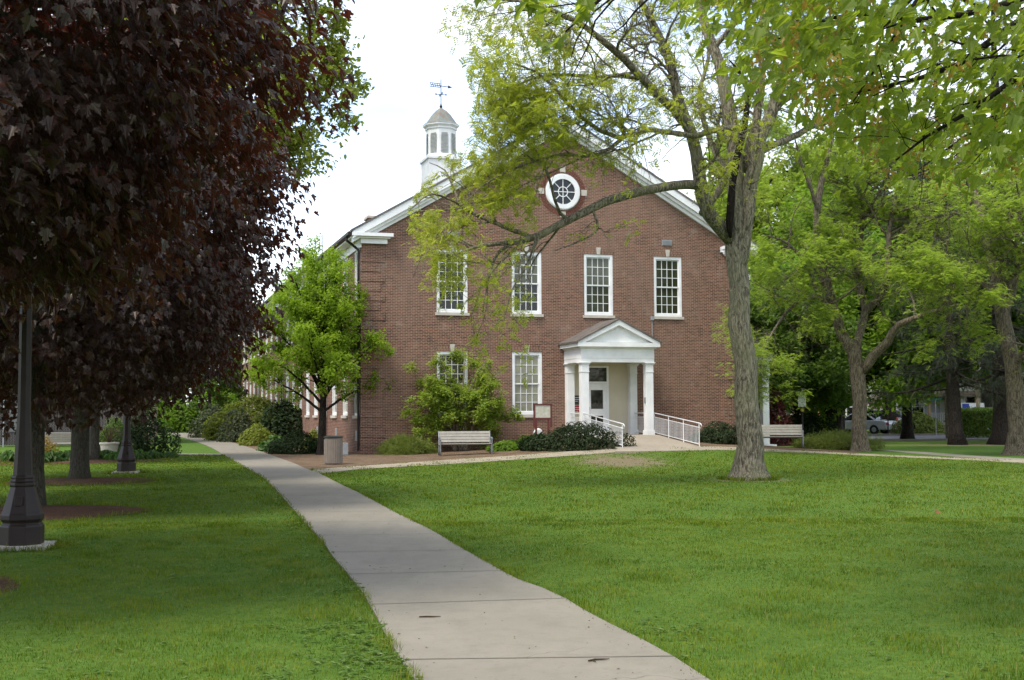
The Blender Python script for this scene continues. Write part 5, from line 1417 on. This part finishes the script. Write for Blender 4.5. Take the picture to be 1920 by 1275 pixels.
# concrete pad under the middle bench is part of the bed
# ------------------------------------------------------------------ litter bin
c = gnd(625, 871); root = thing('litter_bin', 'tan ribbed litter bin with dark lid beside the path', 'bin', c)
m = MB(); m.lathe([(.27, .02), (.285, .06), (.29, .86), (.28, .90)], 28)
for k in range(28):
    a = k * 2 * math.pi / 28; m.add([((.30 + dr) * math.cos(a + da), (.30 + dr) * math.sin(a + da), z) for z in (.05, .84) for dr, da in ((-.015, -.085), (.012, -.075), (.012, .075), (-.015, .085))], [(0, 1, 5, 4), (1, 2, 6, 5), (2, 3, 7, 6), (4, 5, 6, 7)])
m.build('body', paint('bin_slats', (.22, .185, .15), .6, .3, .12, 5), root)
MB().lathe([(.30, .885), (.325, .90), (.325, .935), (.26, .955), (.14, .962), (.13, .93)], 28).build('lid', BLACK, root)
MB().box(-.335, -.30, -.08, .08, .62, .78).build('hinge', BLACK, root)
# small utility box behind the bin
c = gnd(603, 853) + (.0, 1.0, 0)
o = thing('utility_box', 'small grey utility cabinet behind the hornbeam stem', 'utility box', on(-7.0, 50.4), PHI)
bevel(MB().box(-.3, .3, -.2, .2, -.05, .5).build('body', GREYMETAL, o), .015)
MB().box(-.27, .27, -.215, -.2, .05, .42).build('door', GREYMETAL, o)

# ------------------------------------------------------------------ board on two red posts
c = gnd(1018, 845); c = on(*(c[:2] * 50.6 / c[1])); root = thing('notice_board', 'cream board in an oxblood frame on two posts by the porch', 'sign', c, R(6))
zt_ = 1.75 - (757 - 770.7) / F * c[1] - c[2]; s = c[1] / F
w = 17.5 * s
m = MB(); m.box(-w, -w + .07, -.04, .04, zt_ - .98, zt_ - .05); m.box(w - .07, w, -.04, .04, zt_ - .98, zt_ - .05); m.box(-w - .02, w + .02, -.05, .05, zt_ - .05, zt_); m.box(-w + .07, w - .07, -.04, .04, zt_ - .64, zt_ - .57)
m.build('frame', SIGNRED, root)
MB().box(-w + .07, w - .07, -.02, .02, zt_ - .57, zt_ - .05).build('board', BOARD, root)
for x in (-w + .10, w - .16): MB().box(x - .03, x + .05, -.03, .03, -.1, zt_ - .985 if False else zt_ - .64).build('post', SIGNRED, root)
# white floodlight in the bed
c = on(1.05, 51.2); root = thing('floodlight', 'small round white floodlight beside the oxblood board', 'lamp', c, R(20))
MB().tube([(0, 0, -.05), (0, 0, .42)], .03, 8).build('stake', WHITE, root)
a = MB(); a.lathe([(.02, -.16), (.14, -.14), (.19, -.03), (.19, .05), (.14, .06)], 18); h_ = a.build('head', WHITE, root, True, (0, -.02, .58)); h_.rotation_euler = (R(100), 0, R(-25))

# ------------------------------------------------------------------ shrubs of the front bed
def S(name, lab, px, py, size, n, ls, mat, seed, tm=OVAL, D=None, **k):
    c = gnd(px, py)
    if D: c = on(*(c[:2] * D / c[1]))
    return shrub(name, lab, k.pop('cat', 'shrub'), c, size, n, ls, tm, mat, seed, **k)
S('juniper', 'spreading bright juniper left of the middle bench', 762, 852, (1.15, .9, .7), 3600, (.18, .34), JUNIPER, 101, NEEDLE, flat=.5, up=.4, blobs=26, group='low junipers')
S('juniper', 'spreading juniper at the foot of the forked locust', 1572, 843, (1.95, 1.0, .7), 5200, (.2, .36), JUNIPER, 102, NEEDLE, flat=.5, up=.4, blobs=26, group='low junipers')
S('yew', 'dark low yew in front of the porch ramp', 1088, 838, (2.1, .9, 1.02), 9000, (.07, .13), YEW, 103, LONGLEAF, D=48.6, blobs=30)
S('yew', 'dark low yew between the ramp rail and the big locust', 1345, 834, (1.25, .9, .85), 5000, (.07, .13), YEW, 104, LONGLEAF, D=51.5, blobs=22)
S('liriope', 'grassy dark clump at the left end of the porch yew', 1010, 843, (.75, .6, .5), 2200, (.16, .34), DEEPGREEN, 105, LONGLEAF, D=49.4, cat='plant', up=.2)
S('perennial', 'low bright green plant right of the middle bench', 952, 846, (.85, .5, .38), 1700, (.09, .16), BRIGHT, 106, LONGLEAF, D=50.0, cat='plant', up=.9)
S('perennial', 'low green plant beside the bench end by the yew', 985, 838, (.7, .5, .5), 1500, (.09, .16), MIDGREEN, 107, LONGLEAF, D=51.2, cat='plant', up=.7)
S('perennial', 'tiny leafy plant left of the spreading juniper', 722, 850, (.4, .3, .2), 300, (.07, .13), JUNIPER, 108, LONGLEAF, cat='plant')
# along the side wall
SH = [('yew', 'blackish round yew beside the hornbeam trunk', 557, 851, (1.35, 1.1, 1.0), 5200, (.07, .13), DEEPGREEN, 111), ('perennial', 'bright green leafy plant at the path before the black yew', 516, 846, (.75, .7, .72), 1300, (.16, .28), HOSTA, 112),
      ('barberry', 'yellow-leaved barberry by the path', 482, 836, (1.0, .8, 1.15), 2600, (.08, .15), YELLOWGREEN, 113), ('rhododendron', 'large dark rhododendron against the brick side wall', 536, 832, (1.7, 1.4, 2.6), 5200, (.14, .24), DEEPGREEN, 114),
      ('forsythia', 'broad light green hedge-like shrub along the side wall', 477, 826, (3.2, 1.8, 3.0), 9000, (.14, .24), YELLOWGREEN, 115), ('viburnum', 'grey-green bush between the yellow barberry and the path', 448, 829, (1.3, 1.1, 2.0), 3200, (.12, .2), GREYGREEN, 116),
      ('viburnum', 'grey-green round bush at the far end of the side bed', 405, 821, (1.9, 1.5, 2.2), 3200, (.16, .26), GREYGREEN, 117), ('viburnum', 'dull green low bush in the middle of the side bed', 425, 826, (1.3, 1.1, 1.4), 2400, (.14, .22), MIDGREEN, 118),
      ('boxwood', 'yellowish boxwood behind the barberry', 497, 827, (1.2, 1.0, 1.9), 2600, (.1, .18), JUNIPER, 119), ('boxwood', 'small yellow-green bush behind the hornbeam trunk', 588, 842, (.6, .5, .95), 1200, (.08, .14), YELLOWGREEN, 120)]
for nm, lab, px, py, sz, n, ls, mt, sd_ in SH: S(nm, lab, px, py, sz, n, ls, mt, sd_)
# left: round bushes, planter, hostas
S('privet', 'round dark bush right of the farther lamp post', 276, 849, (1.35, 1.3, 1.75), 6500, (.07, .13), DEEPGREEN, 121, D=52, group='round bushes behind the lamp')
S('privet', 'round dark bush left of the farther lamp post', 212, 849, (1.0, 1.0, 1.6), 4800, (.07, .13), MIDGREEN, 122, D=54, group='round bushes behind the lamp')
c = on(*(gnd(205, 850)[:2] * 50.8 / gnd(205, 850)[1])); o = thing('stone_planter', 'weathered round stone planter below the round bushes', 'planter', c)
MB().lathe([(.24, 0), (.30, .05), (.36, .45), (.40, .50), (.40, .56), (.34, .57), (.32, .48)], 18).build('bowl', STONE, o)
rng = np.random.default_rng(9); k = 40; P = np.zeros((k, 4, 3)); e = rng.standard_normal((k, 3)) * .35
for j in range(4): P[:, j] = e * (j / 3) * (1, 1, 0) + (0, 0, .48 + .24 * j)
MB().tubes(P, np.full((k, 4), .007), 3).build('stem', TWIG, o)
for i, (px, py, sz) in enumerate([(-40, 868, .8), (22, 866, .85), (66, 868, .7), (92, 866, .75), (122, 865, .8), (196, 862, .7), (222, 865, .75), (256, 861, .7), (286, 860, .6), (318, 858, .4)]):
    where = ['at the left edge under the maples', 'left of the near lamp post', 'right behind the near lamp post', 'in front of the dark bench', 'between dark bench and stout maple trunk', 'right of the stout maple trunk', 'left of the farther lamp base', 'right of the farther lamp base', 'in front of the round dark bush', 'smallest, at the end of the hosta bed'][i]
    rng = np.random.default_rng(200 + i); c = gnd(px, py); o = thing('hosta', 'leafy green hosta ' + where, 'plant', c, 0, 'hostas along the bed'); n = 130
    a = rng.random(n) * 6.28; r = rng.random(n) ** .6 * .62 * sz; hh = .42 * sz * (1 - (r / (.75 * sz)) ** 2) + .08
    P = np.stack([r * np.cos(a), r * np.sin(a), hh * rng.uniform(.6, 1.1, n)], 1); ou = np.stack([np.cos(a), np.sin(a), 0 * a], 1)
    leaf_mb(P, ou * .5 + (0, 0, 1) + .25 * rng.standard_normal((n, 3)), ou + (0, 0, -.25), rng.uniform(.14, .25, n), LONGLEAF).build('foliage', HOSTA, o)
    MB().tubes(np.stack([np.zeros((n, 3)), P * .6 + (0, 0, .05), P], 1), np.full((n, 3), .006), 3).build('stem', HOSTA, o)
S('azalea', 'orange-tinged little shrub in front of the dark bench', 86, 862, (.5, .45, .9), 1100, (.06, .11), SEEDS, 130, D=48)

# fence with screening behind the bench
c = gnd(60, 838); FX, FY = c[0], 66.0
root = thing('screened_fence', 'tall chain-link fence with dark slat screening behind the bench', 'fence', (-30, FY, 0), R(-2))
SL = NT('fence_slats'); _o = SL.obj(); _w = SL.n('ShaderNodeTexWave'); SL.l(_o, _w.inputs['Vector']); _w.inputs['Scale'].default_value = 2.2; _w.inputs['Distortion'].default_value = 3; _w.inputs['Detail'].default_value = 4
SL = SL.done(SL.bsdf(SL.mix(_w.outputs['Fac'], (.030, .025, .023), (.075, .064, .060)), .8, .2))
MB().box(-8, 9.6, 0, .05, .1, 3.1).build('screen', SL, root)
MB().box(3.3, 5.0, -.06, -.005, .8, 2.4).build('panel', paint('fence_panel', (.13, .13, .13), .6, .3), root)
for x in np.arange(-8, 10, 2.2): MB().tube([(x, -.08, -.1), (x, -.08, 3.2)], .04, 8).build('post', GREYMETAL, root)
MB().tube([(-8, -.08, 3.15), (9.6, -.08, 3.15)], .03, 6).build('rail', GREYMETAL, root)
m = MB(); P = []
for x in np.arange(-10.5, 9.6, .14): P += [[(x, -.1, .1), (x + 3.0, -.1, 3.1)], [(x + 3.0, -.1, .1), (x, -.1, 3.1)]]
P = np.array([p for p in P if p[0][0] >= -8 and max(p[0][0], p[1][0]) <= 9.6 and min(p[0][0], p[1][0]) >= -8]); m.tubes(P, np.full((len(P), 2), .005), 3); m.build('mesh', paint('wire_grey', (.12, .12, .12), .6, .3), root)
# hedge thicket where the path ends, small tree, far shed
for i, (px, wd, h, mt, lab) in enumerate([(300, 3.4, 3.4, BRIGHT, 'green thicket at the left of the path end'), (345, 3.4, 3.1, MIDGREEN, 'darker green thicket closing off the path end'), (385, 3.0, 3.3, BRIGHT, 'green thicket behind the small bare-stemmed tree'), (430, 3.0, 3.6, BRIGHT, 'light green thicket next to the far end of the hall')]):
    c = on(*(np.array(((px - 960) / F, 1.0)) * (111 + i))); shrub('thicket', lab, 'shrub', c, (wd * 1.25, 2, h), 4200, (.22, .42), OVAL, mt, 300 + i, group='thickets at the end of the path')
c = on(*(np.array(((398 - 960) / F, 1.0)) * 92))
tree('young_tree', 'small grey-stemmed tree near the end of the path', 'tree', c, auto_limbs(c, 7, .16, 2.6, 1.6, 12, np.random.default_rng(66), flat=.9), LVC(60, 350, 1200, (.8, 1.8), (.5, 1), (.3, .6)),
     dict(per=4, size=(.18, .3), tmpl=OVAL, up=.9), BARKMAPLE, MIDGREEN, 66)
for i, (x, y, h, mt, lab) in enumerate([(-38, 92, 14, MIDGREEN, 'leafy tree beyond the screened fence'), (-47, 80, 13, BRIGHT, 'leafy tree at the far left beyond the fence'), (-30, 118, 15, MIDGREEN, 'leafy tree beyond the thickets at the path end'), (-36, 128, 17, BRIGHT, 'light leafy tree right behind the cream shed'), (-27, 74, 11, MIDGREEN, 'leafy tree between the screened fence and the shed')]):
    B = on(x, y); tree('leafy_tree', lab, 'tree', B, auto_limbs(B, h, .35, 6, 1.8, 14, np.random.default_rng(90 + i), flat=.3), LVC(110, 600, 2400, (1.6, 3.6), (.9, 2), (.4, 1)), dict(per=5, size=(.26, .5), tmpl=OVAL, cluster=2, cj=.26, up=.9), BARKDARK, mt, 90 + i, group='trees beyond the fence')
o = thing('shed', 'cream shed peeping out behind the round bushes', 'shed', (-26.3, 84, 0), R(5))
MB().box(-1.6, 1.6, 0, 3, -.1, 2.6).build('wall', CREAM, o); MB().prism([(-1.9, 2.602), (1.9, 2.602), (0, 3.7)], -.2, 3.2).build('roof', SLATE, o); MB().box(-.5, .5, -.04, -.003, 0, 2.05).build('door', WHITE, o)

# ------------------------------------------------------------------ right side: hedge, bushes, poles, cars, houses
o = thing('clipped_hedge', 'long clipped hedge across the street behind the spruce trunks', 'hedge', on(30.2, 75.2))
rng = np.random.default_rng(140); n = 15000; w2, d2, h2 = 3.6, .6, 1.62
f = rng.random(n); P = np.where((f < .55)[:, None], np.stack([rng.uniform(-w2, w2, n), np.full(n, -d2), rng.uniform(.03, h2, n)], 1), np.where((f < .8)[:, None], np.stack([rng.uniform(-w2, w2, n), rng.uniform(-d2, d2, n), np.full(n, h2)], 1), np.stack([np.sign(rng.random(n) - .5) * w2, rng.uniform(-d2, d2, n), rng.uniform(.03, h2, n)], 1)))
P += rng.standard_normal((n, 3)) * .05
leaf_mb(P, rng.standard_normal((n, 3)) + (0, -.6, .6), rng.standard_normal((n, 3)), rng.uniform(.13, .22, n), OVAL).build('foliage', MIDGREEN, o)
bm_ = MB(); K = 40; S0 = np.zeros((K, 4, 3))
for i in range(K):
    x = -w2 + .1 + (2 * w2 - .2) * i / (K - 1)
    for j in range(4): S0[i, j] = (x + rng.normal(0, .05), rng.normal(0, .12), -.1 + 1.5 * j / 3)
bm_.tubes(S0, np.full((K, 4), .03), 5); bm_.build('stem', BARKDARK, o)
S('round_bush', 'big round clipped bush across the street right of the cars', 1720, 812, (1.75, 1.5, 1.75), 6500, (.12, .2), JUNIPER, 141, D=85)
S('dark_shrub', 'spreading dark shrub behind the right bench', 1487, 828, (2.3, 1.6, 2.2), 3200, (.14, .24), DEEPGREEN, 142, D=66)
S('dark_shrub', 'fuller green shrub behind the pole near the right bench', 1512, 822, (1.6, 1.4, 2.3), 3000, (.14, .24), MIDGREEN, 143, D=68.3)
S('red_maple_bush', 'dark red bush by the white side portico', 1452, 826, (1.0, .9, 2.6), 2200, (.1, .18), REDLEAF, 144, D=60)
S('red_barberry', 'low red bush left of the dark V-limbed trunk', 1540, 820, (1.0, .8, 1.3), 1300, (.12, .2), REDLEAF, 145, D=84.5)
c = on(24.8, 96); tree('cherry', 'pink blossoming tree behind the silver car', 'tree', c, auto_limbs(c, 6.5, .18, 3.6, 1.2, 12, np.random.default_rng(67), flat=.4), LVC(60, 350, 1400, (.8, 1.8), (.5, 1.1), (.3, .6)), dict(per=4, size=(.18, .3), tmpl=OVAL, up=.5), BARKDARK, PINKBLOSSOM, 67)
def pole(name, lab, px, D, h, r, mat, cat, extra=None):
    c = on((px - 960) / F * D, D); o = thing(name, lab, cat, c); MB().lathe([(r, -.1), (r * .9, h)], 10).build('shaft', mat, o)
    if extra: extra(o, h)
    return o
def xarm(o, h): MB().box(-1.1, 1.1, -.05, .05, h - .8, h - .68).build('crossarm', BARKTAN, o)
def street_sign(o, h): MB().box(-.42, .42, -.012, .012, h - .02, h + .16).build('blade', paint('sign_green', (.01, .09, .045), .5, .3), o)
def white_tag(o, h):
    MB().box(-.2, .2, -.07, -.02, h - 1.1, h - .15).build('panel', WHITE, o); MB().box(-.08, .08, -.075, -.02, h - 1.35, h - 1.2).build('tag', paint('tag_yellow', (.5, .4, .05), .5, .3), o)
pole('utility_pole', 'thick grey wooden utility pole beside the clipped hedge', 1774.5, 73.0, 9, .15, BARKTAN, 'pole', xarm)
pole('street_sign', 'thin pole with a green blade right of the round bush', 1752, 79.5, 2.3, .035, GREYMETAL, 'sign', street_sign)
pole('sign_post', 'thin rusty post on the verge right of the cars', 1662.5, 84.3, 2.2, .04, DARKMETAL, 'post')
pole('sign_pole', 'dark pole with a white panel behind the right bench', 1502, 63.5, 3.0, .07, DARKMETAL, 'pole', white_tag)
pole('bare_tree', 'slim bare trunk in front of the pale house', 1832, 84.5, 4.5, .14, BARKTAN, 'tree')

CARGLASS = GLASS
TYRE = paint('tyre_rubber', (.02, .02, .02), .8, .2)
def car(label, name, c, rz, col, L_=4.7, H=1.45, suv=False, mat=None):
    mat = paint('car_paint_' + name, col, .25, .6, .03, 2, .35); root = thing(name, label, 'car', c, rz, 'parked cars')
    hl = L_ / 2; w = .9
    if suv: prof = [(-hl, .35), (-hl, .9), (-hl + .12, 1.05), (-hl + .95, 1.12), (hl - .08, 1.05), (hl, .8), (hl, .35)]; cab = [(-hl + .75, 1.1), (-hl + 1.55, H), (hl - .55, H), (hl - .10, 1.04)]
    else: prof = [(-hl, .32), (-hl, .66), (-hl + .15, .80), (-hl + 1.2, .94), (hl - .95, .98), (hl - .12, .94), (hl, .75), (hl, .32)]; cab = [(-hl + 1.05, .92), (-hl + 1.95, H), (hl - 1.55, H), (hl - .75, .96)]
    m = MB(); n = len(prof); v = []
    for y, s in ((-w, .97), (-w + .06, 1), (w - .06, 1), (w, .97)): v += [(x * s, y, z if s == 1 else z * .985 + .01) for x, z in prof]
    f = [tuple(range(n)), tuple(range(4 * n - 1, 3 * n - 1, -1))] + [(k * n + i, (k + 1) * n + i, (k + 1) * n + (i + 1) % n, k * n + (i + 1) % n) for k in range(3) for i in range(n)]
    m.add(v, f)
    v = []
    for y0, y1 in ((-w + .06, -w + .2), (w - .06, w - .2)):
        v += [(x, y0 if i in (0, 3) else y1, z) for i, (x, z) in enumerate(cab)]
    m.add(v, [(3, 2, 1, 0), (4, 5, 6, 7), (0, 1, 5, 4), (1, 2, 6, 5), (2, 3, 7, 6)])
    bevel(m.build('body', mat, root), .05, 3)
    g = MB(); c0 = np.array([cab[0], cab[1], cab[2], cab[3]]); ce = c0.mean(0); cc = ce + (c0 - ce) * .86
    for s in (-1, 1):
        q = [(x, s * ((w - .06) * (1 - t) + (w - .2) * t + .012), z) for (x, z), t in zip(cc, (.12, .9, .9, .12))]; g.add(q, [(0, 1, 2, 3)])
    for a, b, sg in ((0, 1, -1), (3, 2, 1)):
        p = c0[a] + (c0[b] - c0[a]) * .1; q = c0[a] + (c0[b] - c0[a]) * .9
        g.add([(p[0] + sg * .012, -w + .15, p[1] + .01), (p[0] + sg * .012, w - .15, p[1] + .01), (q[0] + sg * .012, w - .26, q[1] + .01), (q[0] + sg * .012, -w + .26, q[1] + .01)], [(0, 1, 2, 3)])
    g.build('window', CARGLASS, root)
    for x in (-hl + .9, hl - .95):
        for s in (-1, 1):
            t = MB(); t.lathe([(.20, -.1), (.33, -.1), (.335, 0), (.33, .1), (.20, .1)], 20); o = t.build('wheel', TYRE, root, False, (x, s * (w - .09), .335)); o.rotation_euler = (R(90), 0, 0)
            r = MB(); r.lathe([(.02, -.105), (.06, -.108), (.20, -.098), (.205, 0), (.20, .098), (.06, .108), (.02, .105)], 20); r.build('rim', GREYMETAL, o)
    z = .98 if suv else .80
    for s in (-1, 1): MB().box(hl - .16, hl + .015, s * (w - .18) - .16, s * (w - .18) + .16, z - .16, z + (.18 if suv else .03)).build('taillight', paint('tail_red', (.35, .02, .015), .25, .5), root)
    MB().box(hl - .02, hl + .018, -.26, .26, z - .22, z - .10).build('number_plate', WHITE, root)
    for s in (-1, 1): MB().box(-hl - .012, -hl + .12, s * (w - .2) - .17, s * (w - .2) + .17, .58, .70).build('headlight', CREAM, root)
    return root
def gx_(px, D): return (px - 960) / F * D
car('silver saloon car parked on the grass verge behind the forked locust', 'saloon_car', on(gx_(1612, 88), 88), R(-42), (.50, .52, .54))
car('white estate car with dark rear window parked behind the silver saloon', 'estate_car', on(gx_(1630, 94), 94), R(-38), (.62, .63, .64), 4.7, 1.72, True)
car('dark van parked behind the clipped hedge', 'parked_van', on(gx_(1850, 88), 88), R(-5), (.03, .032, .035), 4.8, 1.85, True)
car('pale blue car at the far right behind the locust trunk', 'hatchback_car', on(gx_(1906, 82), 82), R(-8), (.42, .48, .55), 4.3, 1.5)

def house(lab, name, c, rz, w, h, d, wall, porch, seed):
    root = thing(name, lab, 'house', c, rz, 'houses across the street'); rng = np.random.default_rng(seed)
    MB().box(-w / 2, w / 2, 0, d, -.1, h).build('wall', wall, root)
    m = MB().prism([(-w / 2 - .4, h + .003), (w / 2 + .4, h + .003), (0, h + w * .38)], -.4, d + .4); rf = m.build('roof', SLATE, root)
    MB().box(w * .2, w * .2 + .6, d * .5, d * .5 + .6, h + .3, h + w * .38 + .5).build('chimney', BRICK, rf)
    xs = (-w * .3, w * .3)
    for z in (1.2, 4.0):
        for x in xs:
            f = MB(); f.box(x - .55, x + .55, -.05, -.002, z - .1, z); f.box(x - .55, x - .45, -.05, -.002, z, z + 1.5); f.box(x + .45, x + .55, -.05, -.002, z, z + 1.5); f.box(x - .55, x + .55, -.05, -.002, z + 1.5, z + 1.62); f.box(x - .45, x + .45, -.04, -.002, z + .72, z + .79)
            o = f.build('window', WHITE, root); MB().add([(x - .45, -.015, z), (x + .45, -.015, z), (x + .45, -.015, z + 1.5), (x - .45, -.015, z + 1.5)], [(0, 1, 2, 3)]).build('pane', GLASS, o)
    MB().box(-.5, .5, -.05, -.003, .4, 2.5).build('door', WHITE, root)
    MB().box(-.9, .9, -1.2, -.06, -.1, .4).build('step', STONE, root)
    if porch:
        p = MB(); p.box(-w / 2, w / 2, -2.2, -1.21, -.05, .45); p.box(-w / 2 - .1, w / 2 + .1, -2.4, -.01, 2.75, 2.95); p.prism([(-2.4, 2.951), (-.06, 2.951), (-.06, 3.6)], -w / 2 - .1, w / 2 + .1, 'x'); pp = p.build('porch', paint('porch_brown', (.20, .15, .11), .7, .2), root)
        for x in np.linspace(-w / 2 + .15, w / 2 - .15, 5): MB().box(x - .08, x + .08, -2.25, -2.09, .45, 2.75).build('post', CREAM if seed % 2 else paint('post_tan', (.34, .22, .12), .7, .2), pp)
        m = MB()
        for x in np.arange(-w / 2 + .2, w / 2 - .2, .16): m.box(x - .02, x + .02, -2.19, -2.15, .5, 1.3)
        m.box(-w / 2 + .2, w / 2 - .2, -2.21, -2.13, 1.3, 1.38); m.build('railing', paint('rail_grey', (.30, .29, .27), .6, .3), pp)
    return root
house('cream two-storey house with plain door behind the parked cars', 'cream_house', on(gx_(1655, 104), 104), R(-8), 8.5, 6.2, 8, paint('siding_cream', (.56, .54, .44), .7, .2, .06), False, 1)
house('grey house with a railed brown porch behind the round bush', 'porch_house', on(gx_(1772, 102), 102), R(-6), 7.6, 6.2, 8, paint('siding_grey', (.40, .41, .42), .7, .2, .06), True, 2)
h3 = house('pale cream house at the right behind the hedge', 'pale_house', on(gx_(1880, 100), 100), R(-6), 8.5, 6.2, 8, paint('siding_pale', (.60, .57, .47), .7, .2, .06), False, 3)
house('white-trimmed house glimpsed behind the right bench', 'white_house', on(gx_(1480, 112), 112), R(-4), 9, 6, 8, paint('siding_white', (.52, .53, .52), .7, .2, .06), True, 4)
o = thing('real_estate_sign', 'blue and white board on the pale house wall', 'sign', on(gx_(1822, 97.5), 97.5)); MB().box(-.9, .9, -.03, 0, 1.0, 2.2).build('board', WHITE, o); MB().box(-.85, -.3, -.035, -.031, 1.6, 2.15).build('emblem', paint('sign_blue', (.03, .05, .3), .5, .3), o); MB().tube([(0, .05, -.1), (0, .05, 1.2)], .05, 6).build('post', WHITE, o)
